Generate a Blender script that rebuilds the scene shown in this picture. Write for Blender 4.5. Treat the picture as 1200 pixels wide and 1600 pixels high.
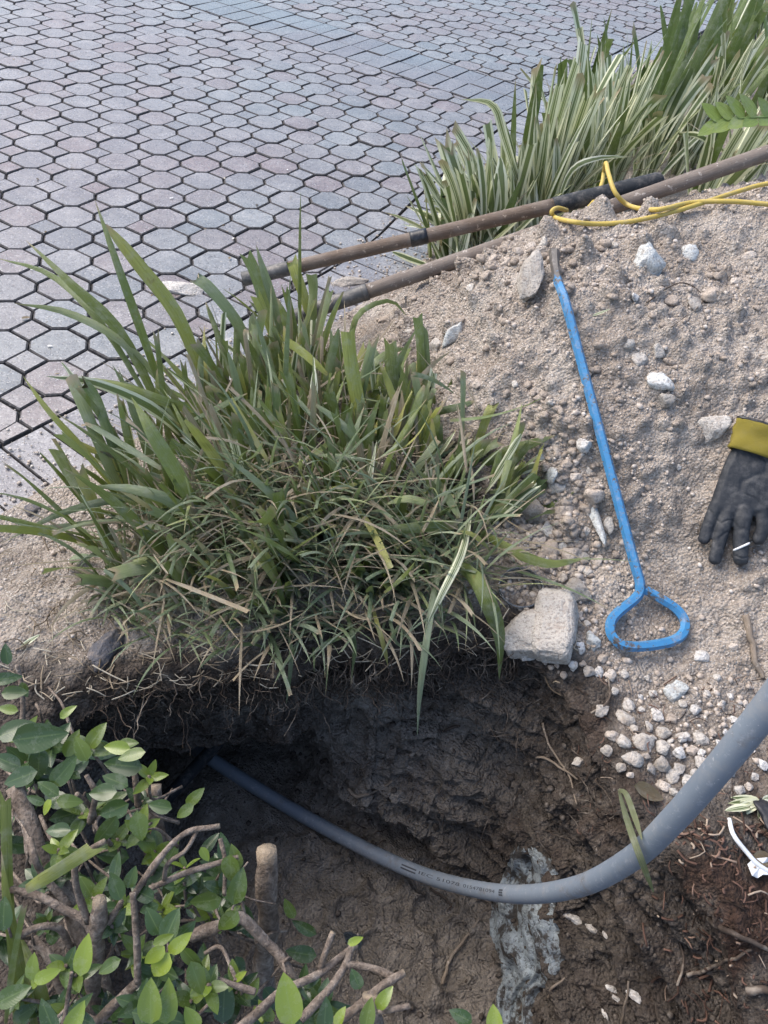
import bpy, bmesh, math, random
import numpy as np
from mathutils import Vector, Matrix
from mathutils.bvhtree import BVHTree

for o in list(bpy.data.objects):
    bpy.data.objects.remove(o, do_unlink=True)
SC = bpy.context.scene
COL = SC.collection
R_ = math.radians
rng = random.Random(7)
nrg = np.random.RandomState(11)

# ------------------------------------------------------------------ camera
F_PX, PITCH, ROLL, CAM_H = 1273.0, R_(44.29), R_(9.29), 1.225
FW = np.array([0, math.cos(PITCH), -math.sin(PITCH)])
RT0 = np.array([1.0, 0, 0]); UP0 = np.cross(RT0, FW)
RT = math.cos(ROLL) * RT0 + math.sin(ROLL) * UP0
UP = -math.sin(ROLL) * RT0 + math.cos(ROLL) * UP0
CPOS = np.array([0, 0, CAM_H])
cd = bpy.data.cameras.new('camera')
cam = bpy.data.objects.new('camera', cd)
COL.objects.link(cam)
cd.lens = 36.0 * F_PX / 1600.0
cd.sensor_width = 36.0
cd.clip_start = 0.02
cd.clip_end = 500
cam.matrix_world = Matrix(((RT[0], UP[0], -FW[0], 0), (RT[1], UP[1], -FW[1], 0), (RT[2], UP[2], -FW[2], CAM_H), (0, 0, 0, 1)))
SC.camera = cam

# ------------------------------------------------------------------ daylight
SUN_EL, SUN_AZ = R_(52), R_(-70)            # azimuth measured from +y towards +x
w = bpy.data.worlds.new('World'); SC.world = w; w.use_nodes = True
wn = w.node_tree
sky = wn.nodes.new('ShaderNodeTexSky')
sky.sky_type = 'NISHITA'; sky.sun_disc = False
sky.sun_elevation = SUN_EL; sky.sun_rotation = SUN_AZ
sky.air_density = 1.0; sky.dust_density = 3.2; sky.ozone_density = 1.8
bg = wn.nodes['Background']
bg.inputs['Strength'].default_value = 0.135
wn.links.new(sky.outputs[0], bg.inputs['Color'])
sl = bpy.data.lights.new('sun', 'SUN')
sl.energy = 1.15; sl.angle = R_(45); sl.color = (1.0, 0.94, 0.85)
so = bpy.data.objects.new('sun', sl); COL.objects.link(so)
sdir = Vector((math.sin(SUN_AZ) * math.cos(SUN_EL), math.cos(SUN_AZ) * math.cos(SUN_EL), math.sin(SUN_EL)))
so.rotation_euler = sdir.to_track_quat('Z', 'Y').to_euler()
so.location = (-5, 1, 6)
SC.view_settings.view_transform = 'Standard'
SC.view_settings.look = 'None'
SC.view_settings.exposure = 1.2
SC.view_settings.gamma = 1.0
SC.view_settings.use_curve_mapping = False
cy = SC.cycles
cy.max_bounces = 6; cy.diffuse_bounces = 3; cy.glossy_bounces = 2; cy.transmission_bounces = 4; cy.transparent_max_bounces = 4
cy.caustics_reflective = False; cy.caustics_refractive = False

# ------------------------------------------------------------------ helpers
def ray(x, y):
    return (x - 600) / F_PX * RT - (y - 800) / F_PX * UP + FW
def at(x, y, z=0.0):
    d = ray(x, y)
    return CPOS + d * (z - CAM_H) / d[2]
def pxof(p):
    d = np.asarray(p, float) - CPOS
    D = d @ FW
    return 600 + F_PX * (d @ RT) / D, 800 - F_PX * (d @ UP) / D, D

def link(name, data, parent=None, loc=None):
    o = bpy.data.objects.new(name, data)
    COL.objects.link(o)
    if parent is not None: o.parent = parent
    if loc is not None: o.location = loc
    return o
def empty(name, loc):
    o = bpy.data.objects.new(name, None); COL.objects.link(o); o.location = loc
    o.empty_display_size = 0.05
    return o
def tag(o, label, cat, group=None):
    o['label'] = label; o['category'] = cat
    if group: o['group'] = group
    return o
def mesh(name, V, Fc, mat=None, smooth=True, tint=None):
    me = bpy.data.meshes.new(name)
    me.from_pydata([tuple(map(float, v)) for v in V], [], [tuple(f) for f in Fc])
    if mat is not None: me.materials.append(mat)
    if smooth: me.polygons.foreach_set('use_smooth', [True] * len(me.polygons))
    if tint is not None:
        a = me.attributes.new('tint', 'FLOAT_COLOR', 'POINT')
        a.data.foreach_set('color', np.asarray(tint, dtype=np.float32).ravel())
    return me
def np_mesh(name, V, Q, mat=None, smooth=True, tint=None):
    """fast mesh from numpy arrays, Q = (n,k) faces"""
    V = np.asarray(V, dtype=np.float32); Q = np.asarray(Q, dtype=np.int32)
    me = bpy.data.meshes.new(name)
    me.vertices.add(len(V)); me.vertices.foreach_set('co', V.ravel())
    k = Q.shape[1]
    me.loops.add(Q.size); me.loops.foreach_set('vertex_index', Q.ravel())
    me.polygons.add(len(Q))
    me.polygons.foreach_set('loop_start', np.arange(0, Q.size, k, dtype=np.int32))
    me.polygons.foreach_set('loop_total', np.full(len(Q), k, dtype=np.int32))
    if smooth: me.polygons.foreach_set('use_smooth', np.ones(len(Q), dtype=bool))
    if mat is not None: me.materials.append(mat)
    if tint is not None:
        a = me.attributes.new('tint', 'FLOAT_COLOR', 'POINT')
        a.data.foreach_set('color', np.asarray(tint, dtype=np.float32).ravel())
    me.update(calc_edges=True)
    return me

# numpy noise from lattice tables
_TB = np.random.RandomState(5).rand(3, 64, 64, 64).astype(np.float32)
_TF = _TB.reshape(3, -1)
def _ix(ix, iy, iz, seed):
    return (((ix + seed * 13) & 63) << 12) | (((iy + seed * 29) & 63) << 6) | ((iz + seed * 7) & 63)
def vnoise(P, seed=0):
    P = np.asarray(P, np.float32); I = np.floor(P); f = P - I; f = f * f * (3 - 2 * f); I = I.astype(np.int32)
    tb = _TF[seed % 3]; r = 0
    for dx in (0, 1):
        wx = f[:, 0] if dx else 1 - f[:, 0]
        for dy in (0, 1):
            wxy = wx * (f[:, 1] if dy else 1 - f[:, 1])
            for dz in (0, 1):
                r = r + wxy * (f[:, 2] if dz else 1 - f[:, 2]) * tb[_ix(I[:, 0] + dx, I[:, 1] + dy, I[:, 2] + dz, seed)]
    return r * 2 - 1
def fbm(P, octv=4, seed=0, gain=0.5):
    P = np.asarray(P, float); a = 1.0; r = 0; n = 0
    for i in range(octv):
        r = r + a * vnoise(P, seed + i * 17); n += a
        a *= gain; P = P * 2.03 + 3.7
    return r / n
def worley(P, seed=0):
    P = np.asarray(P, np.float32); I = np.floor(P).astype(np.int32); F_ = P - I
    best = np.full(len(P), 9.0, np.float32); cell = np.zeros(len(P), np.float32)
    for dx in (-1, 0, 1):
        for dy in (-1, 0, 1):
            for dz in (-1, 0, 1):
                k = _ix(I[:, 0] + dx, I[:, 1] + dy, I[:, 2] + dz, seed)
                a, b, c = _TF[0][k], _TF[1][k], _TF[2][k]
                d = (dx + a - F_[:, 0]) ** 2 + (dy + b - F_[:, 1]) ** 2 + (dz + c - F_[:, 2]) ** 2
                m = d < best
                best = np.where(m, d, best); cell = np.where(m, (a * 7.3 + c * 3.1) % 1.0, cell)
    return np.sqrt(best), cell
def sstep(a, b, x):
    t = np.clip((np.asarray(x, float) - a) / (b - a), 0, 1)
    return t * t * (3 - 2 * t)

def spline(pts, n):
    """Catmull-Rom through pts, n samples"""
    P = np.asarray(pts, float)
    P = np.vstack([2 * P[0] - P[1], P, 2 * P[-1] - P[-2]])
    m = len(P) - 3; out = []
    for u in np.linspace(0, m, n):
        i = min(int(u), m - 1); t = u - i
        a, b, c, d = P[i], P[i + 1], P[i + 2], P[i + 3]
        out.append(0.5 * ((2 * b) + (-a + c) * t + (2 * a - 5 * b + 4 * c - d) * t * t + (-a + 3 * b - 3 * c + d) * t ** 3))
    return np.array(out)

def tube_geo(P, rad, seg=8, caps=True, rot=0.0, flat=1.0, sq=None):
    """swept tube along points P, rad scalar or list"""
    P = np.asarray(P, float); n = len(P)
    rad = np.full(n, rad) if np.isscalar(rad) else np.asarray(rad, float)
    T = np.gradient(P, axis=0); T /= np.linalg.norm(T, axis=1)[:, None] + 1e-12
    nrm = np.cross(T[0], [0, 0, 1.0])
    if np.linalg.norm(nrm) < 1e-3: nrm = np.cross(T[0], [1.0, 0, 0])
    nrm /= np.linalg.norm(nrm)
    V = []
    for i in range(n):
        nrm = nrm - T[i] * (nrm @ T[i]); nrm /= np.linalg.norm(nrm) + 1e-12
        b = np.cross(T[i], nrm)
        for k in range(seg):
            a = 2 * math.pi * k / seg + rot
            V.append(P[i] + rad[i] * (math.cos(a) * nrm + flat * math.sin(a) * b))
    Fc = []
    for i in range(n - 1):
        for k in range(seg):
            k2 = (k + 1) % seg
            Fc.append((i * seg + k, i * seg + k2, (i + 1) * seg + k2, (i + 1) * seg + k))
    if caps:
        Fc.append(tuple(range(seg - 1, -1, -1)))
        Fc.append(tuple((n - 1) * seg + k for k in range(seg)))
    return V, Fc

class Acc:
    """collects geometry for one mesh"""
    def __init__(s): s.V = []; s.F = []; s.T = []
    def add(s, V, Fc, t=(0, 0, 0, 1)):
        o = len(s.V); s.V += [tuple(v) for v in V]; s.F += [tuple(i + o for i in f) for f in Fc]
        if isinstance(t, tuple): s.T += [t] * len(V)
        else: s.T += list(t)
    def mesh(s, name, mat, smooth=True): return mesh(name, s.V, s.F, mat, smooth, s.T)

# ------------------------------------------------------------------ materials
def mat(name, rough=0.8, spec=0.3):
    m = bpy.data.materials.new(name); m.use_nodes = True
    nt = m.node_tree; b = nt.nodes['Principled BSDF']
    b.inputs['Roughness'].default_value = rough
    b.inputs['Specular IOR Level'].default_value = spec
    return m, nt, b
class NB:
    """tiny node builder"""
    def __init__(s, nt): s.nt = nt
    def n(s, t, **kw):
        nd = s.nt.nodes.new(t)
        for k, v in kw.items(): setattr(nd, k, v)
        return nd
    def l(s, a, b): s.nt.links.new(a, b)
    def pos(s): return s.n('ShaderNodeNewGeometry').outputs['Position']
    def obj(s): return s.n('ShaderNodeTexCoord').outputs['Object']
    def noise(s, vec, scale, det=6, rough=0.6, out='Fac', dist=0.0):
        x = s.n('ShaderNodeTexNoise'); x.inputs['Scale'].default_value = scale; x.inputs['Detail'].default_value = det
        x.inputs['Roughness'].default_value = rough; x.inputs['Distortion'].default_value = dist
        if vec is not None: s.l(vec, x.inputs['Vector'])
        return x.outputs[out]
    def voro(s, vec, scale, feat='F1', out='Distance'):
        x = s.n('ShaderNodeTexVoronoi', feature=feat); x.inputs['Scale'].default_value = scale
        if vec is not None: s.l(vec, x.inputs['Vector'])
        return x.outputs[out]
    def ramp(s, fac, stops):
        x = s.n('ShaderNodeValToRGB'); cr = x.color_ramp
        while len(cr.elements) < len(stops): cr.elements.new(0.5)
        for e, (p, c) in zip(cr.elements, stops):
            e.position = p; e.color = (c[0], c[1], c[2], 1) if not np.isscalar(c) else (c, c, c, 1)
        s.l(fac, x.inputs['Fac']); return x.outputs['Color']
    def math(s, op, a, b=None, c=None, clamp=False):
        x = s.n('ShaderNodeMath', operation=op); x.use_clamp = clamp
        for i, v in enumerate((a, b, c)):
            if v is None: continue
            if isinstance(v, (int, float)): x.inputs[i].default_value = v
            else: s.l(v, x.inputs[i])
        return x.outputs[0]
    def mix(s, fac, a, b, mode='MIX'):
        x = s.n('ShaderNodeMix', data_type='RGBA', blend_type=mode)
        for i, v in ((0, fac), (6, a), (7, b)):
            if isinstance(v, (int, float)): x.inputs[i].default_value = v
            elif isinstance(v, tuple): x.inputs[i].default_value = (v[0], v[1], v[2], 1)
            else: s.l(v, x.inputs[i])
        return x.outputs[2]
    def attr(s, name='tint'):
        a = s.n('ShaderNodeAttribute'); a.attribute_name = name
        sp = s.n('ShaderNodeSeparateColor'); s.l(a.outputs['Color'], sp.inputs[0])
        return sp.outputs[0], sp.outputs[1], sp.outputs[2]
    def orand(s): return s.n('ShaderNodeObjectInfo').outputs['Random']
    def bump(s, h, strength, dist, bsdf, prev=None):
        x = s.n('ShaderNodeBump'); x.inputs['Strength'].default_value = strength; x.inputs['Distance'].default_value = dist
        s.l(h, x.inputs['Height'])
        if prev is not None: s.l(prev, x.inputs['Normal'])
        s.l(x.outputs[0], bsdf.inputs['Normal']); return x.outputs[0]

def soil_material():
    m, nt, b = mat('soil', 0.95, 0.12); q = NB(nt); p = q.pos()
    r, g, bl = q.attr()
    n1 = q.noise(p, 9, 5, 0.65); n2 = q.noise(p, 120, 3, 0.7); n3 = q.noise(p, 330, 2, 0.6)
    sand = q.ramp(n1, [(0.3, (0.40, 0.33, 0.27)), (0.5, (0.52, 0.445, 0.375)), (0.72, (0.64, 0.575, 0.505))])
    sand = q.mix(q.ramp(n2, [(0.36, 0), (0.58, 1)]), q.mix(0.6, sand, (0.17, 0.14, 0.115)), sand)
    sand = q.mix(q.ramp(n3, [(0.58, 0), (0.68, 1)]), sand, (0.72, 0.69, 0.65))
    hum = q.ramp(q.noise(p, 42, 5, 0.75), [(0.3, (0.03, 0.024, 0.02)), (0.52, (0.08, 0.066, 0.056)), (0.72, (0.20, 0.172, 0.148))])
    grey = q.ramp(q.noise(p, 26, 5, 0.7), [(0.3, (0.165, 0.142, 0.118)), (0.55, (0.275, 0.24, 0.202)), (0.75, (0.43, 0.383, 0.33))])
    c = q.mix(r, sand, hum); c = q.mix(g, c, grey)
    red = q.ramp(q.noise(p, 60, 3, 0.7), [(0.35, (0.04, 0.022, 0.015)), (0.7, (0.12, 0.065, 0.045))])
    c = q.mix(bl, c, red)
    q.l(c, b.inputs['Base Color'])
    h = q.math('ADD', q.noise(p, 95, 5, 0.75), q.math('MULTIPLY', q.voro(p, 170), -0.7))
    pit = q.math('MULTIPLY', r, .8)
    h = q.math('ADD', h, q.math('MULTIPLY', pit, q.math('SUBTRACT', q.noise(p, 34, 4, .8), q.math('MULTIPLY', q.voro(p, 48), 0.9))))
    q.bump(h, 1.0, 0.012, b)
    return m
M_SOIL = soil_material()
# ------------------------------------------------------------------ terrain
EDGE = spline([(-1.7, -0.3), (-1.15, 0.45), (-0.74, 1.03), (-0.45, 1.5), (-0.2, 1.95), (0.0, 2.35), (0.14, 2.8), (0.34, 3.4), (0.7, 4.3), (1.2, 5.4), (2.0, 7.0), (3.2, 9.4), (5.5, 14.0)], 160)
def edge_sd(P):
    """signed distance to the bed's edge, positive on the pavement side; also nearest index"""
    P = np.asarray(P, float)[:, :2]
    d2 = ((P[:, None, :] - EDGE[None]) ** 2).sum(2); k = d2.argmin(1)
    k1 = np.clip(k, 1, len(EDGE) - 2); T = EDGE[k1 + 1] - EDGE[k1 - 1]; T /= np.linalg.norm(T, axis=1)[:, None]
    N = np.stack([-T[:, 1], T[:, 0]], 1)
    return ((P - EDGE[k]) * N).sum(1), k, N

CP = [(0, 860, .01), (60, 950, .03), (40, 1040, .02), (130, 1070, .02), (0, 1150, .0), (150, 840, .02), (0, 1300, -.02), (120, 1300, -.03), (200, 1500, -.05),
      (250, 900, .06), (400, 900, .08), (550, 900, .08), (700, 900, .06), (250, 760, .05), (400, 720, .07), (550, 700, .09), (650, 760, .09), (350, 610, .05), (480, 560, .05),
      (300, 1060, .02), (450, 1040, .03), (600, 1020, .03), (780, 1010, .04), (850, 1030, .04), (950, 1180, .03), (1000, 1000, .05), (1100, 1100, .04),
      (1190, 1050, .07), (1190, 1200, .04), (1190, 1400, .02), (985, 1270, .02), (1190, 1560, -.03),
      (800, 900, .07), (820, 800, .11), (880, 850, .10), (980, 800, .16), (1100, 800, .19), (1190, 800, .21), (740, 700, .15), (900, 680, .25), (1050, 680, .28), (1190, 640, .33),
      (680, 600, .17), (800, 560, .30), (900, 530, .36), (1050, 530, .385), (1190, 500, .42), (620, 520, .13), (700, 470, .24), (800, 430, .36), (868, 400, .41), (1000, 380, .45), (1190, 380, .48)]
CREST = [(570, 485, .09), (680, 440, .22), (790, 395, .37), (900, 360, .43), (1050, 325, .475), (1200, 290, .50), (1300, 290, .5)]
C3 = [tuple(at(*c)) for c in CP]
for c in CREST:
    p = at(*c); C3.append(tuple(p))
    for dd, zf in ((0.22, 0.62), (0.45, 0.2), (0.7, 0.03)):
        C3.append((p[0] - 0.38 * dd, p[1] + 0.92 * dd, c[2] * zf))
for k in (8, 20, 30, 40, 50, 60, 70, 80):
    C3.append((EDGE[k][0], EDGE[k][1], 0.0))
C3 += [(1.9, 4.6, .02), (1.5, 3.6, .05), (1.9, 1.2, .2), (1.9, 2.2, .5), (1.9, 3.2, .2), (1.0, .3, .0), (1.6, .2, .02), (.6, -.35, 0), (-.6, -.35, 0), (-1.0, .2, 0), (-1.1, .6, 0), (0, -.3, 0)]
C3 = np.array(C3)
def tps(r2): return np.where(r2 < 1e-12, 0, 0.5 * r2 * np.log(np.maximum(r2, 1e-12)))
_n = len(C3); _K = tps(((C3[:, None, :2] - C3[None, :, :2]) ** 2).sum(2)) + np.eye(_n) * 2e-3
_A = np.zeros((_n + 3, _n + 3)); _A[:_n, :_n] = _K; _A[:_n, _n] = 1; _A[:_n, _n + 1:] = C3[:, :2]; _A[_n, :_n] = 1; _A[_n + 1:, :_n] = C3[:, :2].T
_W = np.linalg.solve(_A, np.r_[C3[:, 2], 0, 0, 0])
def z0(P):
    P = np.asarray(P, float)[:, :2]; out = np.zeros(len(P))
    for i in range(0, len(P), 40000):
        Q = P[i:i + 40000]
        out[i:i + 40000] = tps(((Q[:, None] - C3[None, :, :2]) ** 2).sum(2)) @ _W[:_n] + _W[_n] + Q @ _W[_n + 1:]
    d, _, _ = edge_sd(P)
    return out * sstep(0.03, -0.25, d) + 0.003 * sstep(-0.12, 0.03, d) - 0.045 * sstep(0.025, 0.07, d)

# the dug hole, star shaped round HC
HC = np.array([0.08, 0.58]); FLOOR = -0.55
def polar(poly):
    poly = np.asarray(poly); d = poly[:, :2] - HC; a = np.arctan2(d[:, 1], d[:, 0]); r = np.hypot(d[:, 0], d[:, 1])
    o = np.argsort(a); a, r = a[o], r[o]
    return lambda th: np.interp(th, np.r_[a - 2 * math.pi, a, a + 2 * math.pi], np.r_[r, r, r])
LIP = [at(*c, .02) for c in [(60, 1140), (130, 1098), (200, 1078), (300, 1062), (450, 1045), (600, 1025), (700, 1015), (790, 1012), (850, 1035), (905, 1090), (940, 1170), (975, 1255), (1020, 1315), (1090, 1380), (1160, 1470), (1200, 1600), (1190, 1800), (900, 2000), (500, 1900), (250, 1700), (150, 1500), (80, 1300)]]
FLR = [at(*c, FLOOR) for c in [(300, 1180), (380, 1180), (450, 1255), (560, 1312), (640, 1340), (700, 1372), (752, 1402), (765, 1500), (775, 1620), (740, 1750), (550, 1850), (380, 1700), (320, 1500), (290, 1300)]]
_rl, _rf = polar(LIP), polar(FLR)
def r_lip(th):
    base = _rl(th)
    k = np.stack([np.cos(th) * 2.2, np.sin(th) * 2.2, 0 * th], 1)
    return base + 0.025 * fbm(k * 3, 4, 5)

def soil_noise(P, rough, crumb):
    """relief of the loose soil at P; rough / crumb are per-vertex strengths"""
    h = 0.034 * fbm(P * 7, 4, 1) + 0.013 * fbm(P * 24, 4, 2)
    d, c = worley(P * 36, 3); h = h + crumb * 0.026 * np.clip(0.62 - d, 0, 1) * (0.3 + c)
    d, c = worley(P * 88, 9); h = h + crumb * 0.011 * np.clip(0.62 - d, 0, 1) * (0.3 + c)
    return rough * h

# --- top surface
def build_ground():
    STEP = 0.0065
    xs = np.arange(-1.5, 1.95, STEP); ys = np.arange(-0.35, 4.9, STEP * 1.15)
    # coarser far away
    ys = np.concatenate([np.arange(-0.35, 2.7, STEP), np.arange(2.7, 5.2, 0.025)])
    X, Y = np.meshgrid(xs, ys); P2 = np.stack([X.ravel(), Y.ravel()], 1)
    d = np.concatenate([edge_sd(P2[i:i + 40000])[0] for i in range(0, len(P2), 40000)])
    live = np.flatnonzero((d < 0.1) & (np.hypot(P2[:, 0] - HC[0], P2[:, 1] - HC[1]) > 0.2))
    Z = np.zeros(len(P2)); Z[live] = z0(P2[live])
    Pall = np.c_[P2, Z]; Zall = Z; P2all = P2; dall = d
    P, Z, P2, d = Pall[live], Z[live], P2[live], d[live]
    crumbmask = 0.35 + 0.9 * sstep(0.06, 0.2, Z) + 0.5 * sstep(-0.2, 0.3, fbm(P * 4, 2, 44))
    lumps = sstep(-0.05, 0.4, fbm(P * 5 + 9, 2, 77))
    disp = soil_noise(P, 1.0, crumbmask)
    # big clods on the crest and at the left of the blue bar
    dd, cc = worley(P * 16, 21)
    disp = disp + lumps * 0.10 * np.clip(0.55 - dd, 0, 1) * (cc > 0.35) * (0.4 + cc) * sstep(0.02, 0.1, Z)
    # slope normal
    ny, nx = X.shape
    Zg = Zall.reshape(ny, nx)
    gy, gx = np.gradient(Zg, ys, xs)
    N = np.stack([-gx.ravel()[live], -gy.ravel()[live], np.ones(len(live))], 1); N /= np.linalg.norm(N, axis=1)[:, None]
    fade = sstep(0.05, -0.05, d)
    P = P + N * (disp * (0.25 + 0.75 * fade))[:, None]
    rel = P2 - HC; th = np.arctan2(rel[:, 1], rel[:, 0]); rr = np.hypot(rel[:, 0], rel[:, 1]); rl = r_lip(th)
    out = rr - rl                       # distance outside the lip
    P[:, 2] -= 0.03 * sstep(0.03, 0.0, out) ** 2
    nz = fbm(np.c_[P2, 0 * d] * 9, 4, 31)
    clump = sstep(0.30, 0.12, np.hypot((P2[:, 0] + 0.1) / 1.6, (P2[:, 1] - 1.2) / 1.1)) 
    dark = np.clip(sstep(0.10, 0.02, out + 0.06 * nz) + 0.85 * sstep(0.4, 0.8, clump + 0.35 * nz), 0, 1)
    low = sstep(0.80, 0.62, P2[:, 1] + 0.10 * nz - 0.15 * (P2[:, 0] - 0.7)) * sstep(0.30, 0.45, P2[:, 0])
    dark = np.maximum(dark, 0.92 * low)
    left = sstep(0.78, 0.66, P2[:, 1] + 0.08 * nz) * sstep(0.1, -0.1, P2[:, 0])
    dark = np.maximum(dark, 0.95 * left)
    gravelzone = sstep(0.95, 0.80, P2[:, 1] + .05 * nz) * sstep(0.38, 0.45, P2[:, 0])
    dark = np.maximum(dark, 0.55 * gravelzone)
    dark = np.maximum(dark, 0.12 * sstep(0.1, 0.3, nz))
    red = 0.75 * low * sstep(-0.15, 0.3, fbm(np.c_[P2, 0 * d] * 14, 3, 8)) + 0.35 * left * sstep(0, .4, nz)
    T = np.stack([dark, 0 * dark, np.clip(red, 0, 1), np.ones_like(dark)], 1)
    idx = np.arange(nx * ny).reshape(ny, nx)
    Q = np.stack([idx[:-1, :-1], idx[:-1, 1:], idx[1:, 1:], idx[1:, :-1]], -1).reshape(-1, 4)
    inv = np.full(nx * ny, -1); inv[live] = np.arange(len(live)); Q = inv[Q]; Q = Q[(Q >= 0).all(1)]
    keep = (out[Q].max(1) > -0.001) & (d[Q].min(1) < 0.06)
    Q = Q[keep]
    # --- pit
    NT, NS = 1000, 330
    th = np.linspace(-math.pi, math.pi, NT + 1)[:-1]
    rl = r_lip(th); rf = _rf(th) + 0.02 * fbm(np.stack([np.cos(th) * 6, np.sin(th) * 6, 0 * th], 1), 3, 15)
    lipP = np.c_[HC[0] + np.cos(th) * rl, HC[1] + np.sin(th) * rl]; zl = z0(lipP)
    wt = np.exp(-((th - R_(141)) / R_(19)) ** 4)
    right = sstep(R_(55), R_(20), th) * sstep(R_(-70), R_(-20), th)
    tk = np.array([0, .05, .13, .36, .56, .72, .80, 1.0])
    L = lambda f: rl + (rf - rl) * f
    wb = sstep(R_(38), R_(60), th) * sstep(R_(126), R_(108), th)
    Rn = np.stack([rl + .035, rl, L(.06), L(.42 + .22 * wb) + .02 * (1 - right), L(.85) * (1 - wb) + (rf - .03) * wb, rf + .045 * wb, rf * .82, 0 * rl], 1)
    Rt = np.stack([rl + .035, rl, rl - .005, rl - .02, rl + .42, rl + .40, rl - .08, 0 * rl], 1)
    Zn = np.stack([zl - .012, zl - .03, zl - .07, 0 * rl - .24, 0 * rl - .42, 0 * rl + FLOOR + .03, 0 * rl + FLOOR, 0 * rl + FLOOR - .01], 1)
    Zt = np.stack([zl - .012, zl - .03, zl - .10, 0 * rl - .25, 0 * rl - .33, 0 * rl + FLOOR + .02, 0 * rl + FLOOR, 0 * rl + FLOOR - .01], 1)
    Rk = Rn + (Rt - Rn) * wt[:, None]; Zk = Zn + (Zt - Zn) * wt[:, None]
    t = np.linspace(0, 0.985, NS)
    RR = np.stack([np.interp(t, tk, Rk[i]) for i in range(NT)]); ZZ = np.stack([np.interp(t, tk, Zk[i]) for i in range(NT)])
    ker = np.ones(9) / 9
    for A in (RR, ZZ):
        for i in range(NT):
            A[i, 4:-4] = np.convolve(A[i], ker, 'valid')
    G = np.stack([HC[0] + np.cos(th)[:, None] * RR, HC[1] + np.sin(th)[:, None] * RR, ZZ], -1)
    du = np.roll(G, -1, 0) - np.roll(G, 1, 0); dv = np.gradient(G, axis=1)
    Nn = np.cross(dv.reshape(-1, 3), du.reshape(-1, 3)); Nn /= np.linalg.norm(Nn, axis=1)[:, None] + 1e-9
    G = G.reshape(-1, 3)
    tt = np.tile(t, NT); wall = sstep(.05, .14, tt) * sstep(.80, .70, tt); flr = sstep(.70, .78, tt)
    S = np.stack([G[:, 0] * 4, G[:, 1] * 4, (G[:, 2] + 0.18 * G[:, 0]) * 24], 1)
    strata = fbm(S, 4, 51); ledge = 1 - 2 * np.abs(fbm(S * np.array([1, 1, .8]) + 7, 3, 61))
    D = wall * (0.044 * strata + 0.042 * ledge + 0.026 * fbm(G * 9, 4, 52))
    dW, cW = worley(G * np.array([24, 24, 46]), 71); D = D + wall * 0.042 * np.clip(.6 - dW, 0, 1) * (.3 + cW)
    dW, cW = worley(G * 70, 72); D = D + (wall + .5 * flr) * 0.016 * np.clip(.6 - dW, 0, 1) * (.3 + cW)
    D = D + 0.010 * fbm(G * 60, 3, 53) * wall + flr * (0.016 * fbm(G * 8, 4, 54) + 0.010 * fbm(G * 40, 3, 55))
    # cracked drying mud on the floor
    dC, cC = worley(G * np.array([16, 16, 4]), 81); D = D - flr * 0.016 * sstep(.5, .72, dC) + flr * .008 * (cC - .5)
    lipm = sstep(.15, .05, tt)
    D = D + lipm * soil_noise(G, 1.0, 0.5)
    G = G + Nn * D[:, None]
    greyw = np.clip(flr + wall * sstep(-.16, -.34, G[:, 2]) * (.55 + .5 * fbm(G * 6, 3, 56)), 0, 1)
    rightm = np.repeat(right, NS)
    bank = np.repeat(sstep(R_(40), R_(62), th) * sstep(R_(128), R_(108), th), NS)  # bank's dry grey, raised further to paint in the light on its face
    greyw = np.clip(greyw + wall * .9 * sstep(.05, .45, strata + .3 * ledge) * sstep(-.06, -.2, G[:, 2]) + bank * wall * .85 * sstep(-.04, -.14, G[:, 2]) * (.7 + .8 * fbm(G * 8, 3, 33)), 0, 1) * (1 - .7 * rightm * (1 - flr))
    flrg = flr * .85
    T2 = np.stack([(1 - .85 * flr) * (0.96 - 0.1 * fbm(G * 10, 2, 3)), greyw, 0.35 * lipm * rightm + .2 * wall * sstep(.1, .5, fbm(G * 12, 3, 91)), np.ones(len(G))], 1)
    i2 = np.arange(NT * NS).reshape(NT, NS); j2 = np.roll(i2, -1, 0)
    Q2 = np.stack([i2[:, :-1], j2[:, :-1], j2[:, 1:], i2[:, 1:]], -1).reshape(-1, 4)
    cap = len(P) + len(G)
    Vall = np.vstack([P, G, [[HC[0], HC[1], FLOOR - .01]]]); Tall = np.vstack([T, T2, [[.95, 1, 0, 1]]])
    # drop unused verts
    Qa = np.vstack([Q, Q2[:, ::1] + len(P)])
    used = np.zeros(len(Vall), bool); used[Qa.ravel()] = True
    mp = np.cumsum(used) - 1
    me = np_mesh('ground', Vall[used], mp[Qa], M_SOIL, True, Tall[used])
    o = link('ground', me); o['kind'] = 'structure'; o['label'] = 'sandy garden bed soil with a heap and a dug hole'
    return o, Vall[used], mp[Qa]
GROUND, GV, GQ = build_ground()
BVH = BVHTree.FromPolygons([Vector(v) for v in GV], [tuple(q) for q in GQ])
def hit(x, y):
    """point and normal of the soil seen at a photo pixel"""
    d = Vector(ray(x, y)).normalized()
    p, n, i, dist = BVH.ray_cast(Vector(CPOS), d)
    if p is None:
        p = Vector(at(x, y, 0)); n = Vector((0, 0, 1))
    if n.z < 0 and n.dot(d) > 0: n = -n
    if n.dot(d) > 0: n = -n
    return p, n
def gz(x, y):
    p, n, i, dist = BVH.ray_cast(Vector((x, y, 3)), Vector((0, 0, -1)))
    return (p.z, n) if p is not None else (0.0, Vector((0, 0, 1)))
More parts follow.
